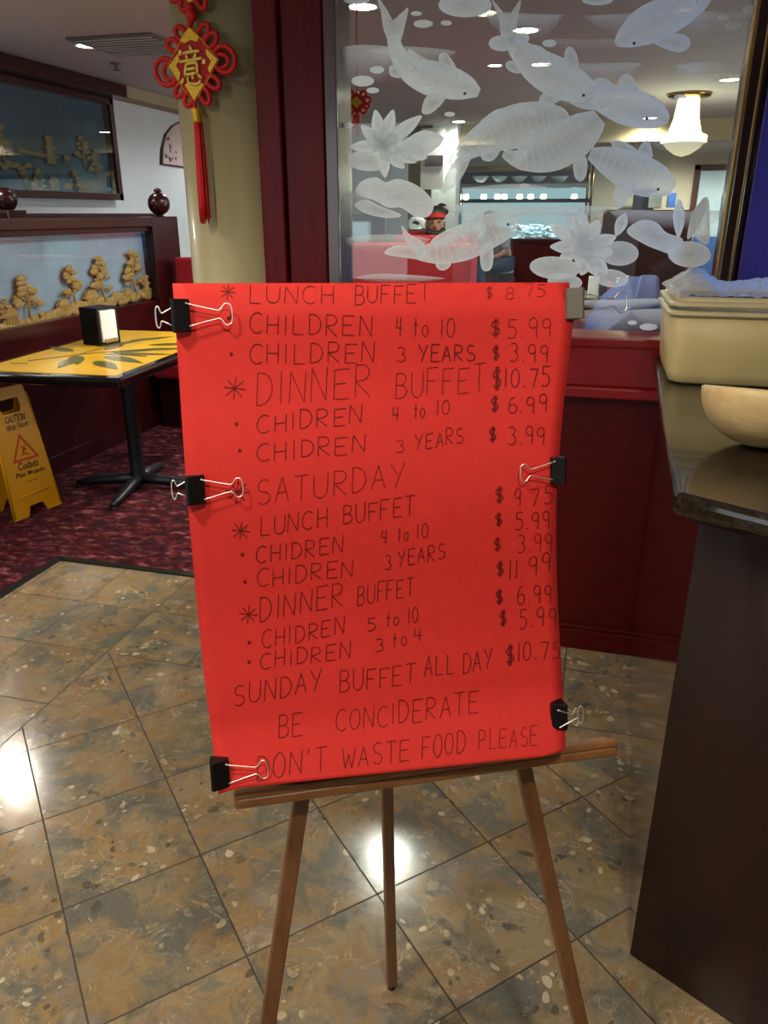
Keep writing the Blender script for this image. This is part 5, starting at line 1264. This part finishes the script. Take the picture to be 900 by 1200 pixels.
def base_joints(seat):
    """standing: hips at .92; seated: thighs level"""
    J = {'pelvis': (0, 0, .93), 'waist': (0, 0, 1.06), 'chest': (0, .01, 1.28), 'neck': (0, .01, 1.46), 'jaw': (0, .045, 1.54), 'skull': (0, .035, 1.62), 'crown': (0, .02, 1.70)}
    for s, n in ((-1, 'l'), (1, 'r')):
        J['sh' + n] = (s * .19, 0, 1.40); J['el' + n] = (s * .24, .02, 1.12); J['wr' + n] = (s * .22, .2, 1.02); J['hd' + n] = (s * .2, .27, 1.01)
        J['hip' + n] = (s * .10, 0, .90); J['kn' + n] = (s * .11, .03, .49); J['an' + n] = (s * .11, -.01, .09); J['to' + n] = (s * .12, .16, .04)
        for k, fx in enumerate((-.03, -.012, .008, .026)): J['f%d%s' % (k, n)] = (s * .2 + fx, .335 + (.012 if k in (1, 2) else 0), 1.0); J['g%d%s' % (k, n)] = (s * .2 + fx, .36 + (.015 if k in (1, 2) else 0), .98)
        J['th' + n] = (s * .2 - s * .05, .31, 1.02)
    R_ = {'pelvis': .12, 'waist': .115, 'chest': .135, 'neck': .055, 'jaw': .062, 'skull': (.078, .092), 'crown': .055}
    E_ = [('pelvis', 'waist'), ('waist', 'chest'), ('chest', 'neck'), ('neck', 'jaw'), ('jaw', 'skull'), ('skull', 'crown')]
    for n in 'lr':
        R_.update({'sh' + n: .062, 'el' + n: .045, 'wr' + n: .03, 'hd' + n: (.034, .018), 'hip' + n: .095, 'kn' + n: .06, 'an' + n: .04, 'to' + n: .032, 'th' + n: .010})
        E_ += [('chest', 'sh' + n), ('sh' + n, 'el' + n), ('el' + n, 'wr' + n), ('wr' + n, 'hd' + n), ('pelvis', 'hip' + n), ('hip' + n, 'kn' + n), ('kn' + n, 'an' + n), ('an' + n, 'to' + n), ('hd' + n, 'th' + n)]
        for k in range(4): R_['f%d%s' % (k, n)] = .0095; R_['g%d%s' % (k, n)] = .008; E_ += [('hd' + n, 'f%d%s' % (k, n)), ('f%d%s' % (k, n), 'g%d%s' % (k, n))]
    if seat:
        for n, s in (('l', -1), ('r', 1)): J['kn' + n] = (s * .13, .43, .88); J['an' + n] = (s * .13, .38, .41); J['to' + n] = (s * .13, .52, .36)
    return J, R_, E_
def cloth_top(m, n='shirt', sleeve=True):
    ks = ['pelvis', 'waist', 'chest', 'shl', 'shr', 'ell', 'elr']; ee = [('pelvis', 'waist'), ('waist', 'chest'), ('chest', 'shl'), ('chest', 'shr'), ('shl', 'ell'), ('shr', 'elr')]
    return (n, ks, ee, [.135, .13, .15, .08, .08, .064, .064], m)
def cloth_leg(m): return ('trousers', ['pelvis', 'hipl', 'hipr', 'knl', 'knr', 'anl', 'anr'], [('pelvis', 'hipl'), ('pelvis', 'hipr'), ('hipl', 'knl'), ('hipr', 'knr'), ('knl', 'anl'), ('knr', 'anr')], [.13, .112, .112, .076, .076, .06, .06], m)
def face(body, W, hair=True, beard=False):
    for s in (-1, 1): b = MB(); b.ball(.011, W((s * .033, .118, 1.625)), 2); b.build('eye', M['hair'], body)
    b = MB(); b.ball(.016, W((0, .135, 1.59)), 2, (.8, 1.1, 1.6)); b.build('nose', M['skin'], body)
    b = MB(); b.tube([W((-.025, .112, 1.548)), W((0, .122, 1.546)), W((.025, .112, 1.548))], .007, 6); b.build('mouth', M['dark_shirt'], body)
    for s in (-1, 1): b = MB(); b.ball(.028, W((s * .088, .03, 1.605)), 2, (.5, .7, 1.1)); b.build('ear', M['skin'], body)
    if beard:
        b = MB()
        for k in range(9): a = PI * (k / 8); b.ball(.03, W((.075 * math.cos(a), .045 + .06 * math.sin(a), 1.545 - .03 * math.sin(a))), 2, (1, 1, 1.1), .1)
        b.build('beard', M['hair'], body)
def place_head(px, py, d): q = at_d(px, py, d); return q
# person with red headband, seated behind the red booth back, facing the camera
J, R_, E_ = base_joints(True)
q = at_d(510, 263, 8.0); toward = (Vector((.25, -1)))
body, W = figure('person', 'person in a red headband with dark beard seated at a booth behind the glass', (q.x, q.y, q.z - 1.60), toward, J, R_, E_, [cloth_top(M['dark_shirt']), cloth_leg(M['denim'])])
face(body, W, beard=True)
b = MB(); P = [W((.088 * math.cos(a), .03 + .098 * math.sin(a), 1.672 + .012 * math.sin(a))) for a in [2 * PI * k / 24 for k in range(24)]]
for dz in (-.014, 0, .014): b.tube([p + Vector((0, 0, dz)) for p in P], .009, 8, closed=True)
b.build('headband', M['headband'], body)
b = MB(); c = W((0, .01, 1.70)); b.ball(.098, c, 3, (1, 1, .75), .04); b.ball(.07, W((-.06, -.03, 1.73)), 3, (1, 1, .9), .06); b.build('hair', M['hair'], body)
# person in white cap
J, R_, E_ = base_joints(True)
q = at_d(489, 268, 9.9)
body, W = figure('person', 'person in a white cap with head bowed, beside the red headband at the booth', (q.x, q.y, q.z - 1.62), (.1, -1), J, R_, E_, [cloth_top(M['white_cloth']), cloth_leg(M['denim'])])
face(body, W)
b = MB(); b.lathe([(.112, -.02), (.113, .02), (.1, .07), (.06, .105), (0, .115)], W((0, .03, 1.645)), 24); b.prism([W((-.08, .12, 1.63)), W((-.06, .2, 1.615)), W((.06, .2, 1.615)), W((.08, .12, 1.63))], (0, 0, .012), .003); cp = b.build('cap', M['white_cloth'], body)
b = MB(); b.ball(.035, W((.0, .135, 1.68)), 2, (1.2, .2, .8), .2); b.build('cap_emblem', M['print_dark'], cp)
# person in grey shirt and jeans on a stool in front of the buffet
J, R_, E_ = base_joints(True)
J.update({'chest': (0, .09, 1.24), 'neck': (0, .17, 1.38), 'jaw': (0, .24, 1.41), 'skull': (0, .25, 1.49), 'crown': (0, .25, 1.57)})
for n, s_ in (('l', -1), ('r', 1)): J['sh' + n] = (s_ * .19, .09, 1.34); J['el' + n] = (s_ * .23, .10, 1.07)
q = at_d(589, 303, 11.6); FD = Vector((-.8, -.6, 0)).normalized()
oz = q.z - .97
body, W = figure('person', 'person in grey shirt and blue jeans on a stool, in front of the buffet', (q.x, q.y, oz), (FD.x, FD.y), J, R_, E_, [cloth_top(M['grey_shirt']), cloth_leg(M['denim'])])
b = MB(); b.ball(.1, W((0, .235, 1.53)), 3, (1, 1, .85), .04); b.build('hair', M['hair'], body)
for s_ in (-1, 1): b = MB(); b.ball(.028, W((s_ * .085, .25, 1.48)), 2, (.5, .7, 1.1)); b.build('ear', M['skin'], body)
b = MB(); b.ball(.016, W((0, .345, 1.46)), 2, (.8, 1.1, 1.6)); b.build('nose', M['skin'], body)
for s_ in (-1, 1): b = MB(); b.ball(.011, W((s_ * .033, .33, 1.50)), 2); b.build('eye', M['hair'], body)
sz = oz + .93 - .125; st = thing('bar_stool', 'dark round stool under the person in the grey shirt', 'stool', (q.x, q.y, 0))
b = MB(); b.lathe([(0, sz), (.17, sz), (.185, sz - .02), (.18, sz - .06), (0, sz - .06)], (q.x, q.y, 0), 24); b.build('seat', M['iron'], st)
b = MB(); b.lathe([(.2, 0), (.2, .02), (.035, .04), (.03, sz - .06)], (q.x, q.y, 0), 20); b.build('pedestal', M['iron'], st)
b = MB(); c = W((0, .36, 1.02)); b.lathe([(.0, 0), (.06, 0), (.10, .015), (.098, .018), (.05, .006), (0, .006)], c, 20); tag(b.build('white_plate', M['dish']), 'small white plate held by the person in the grey shirt', 'plate')
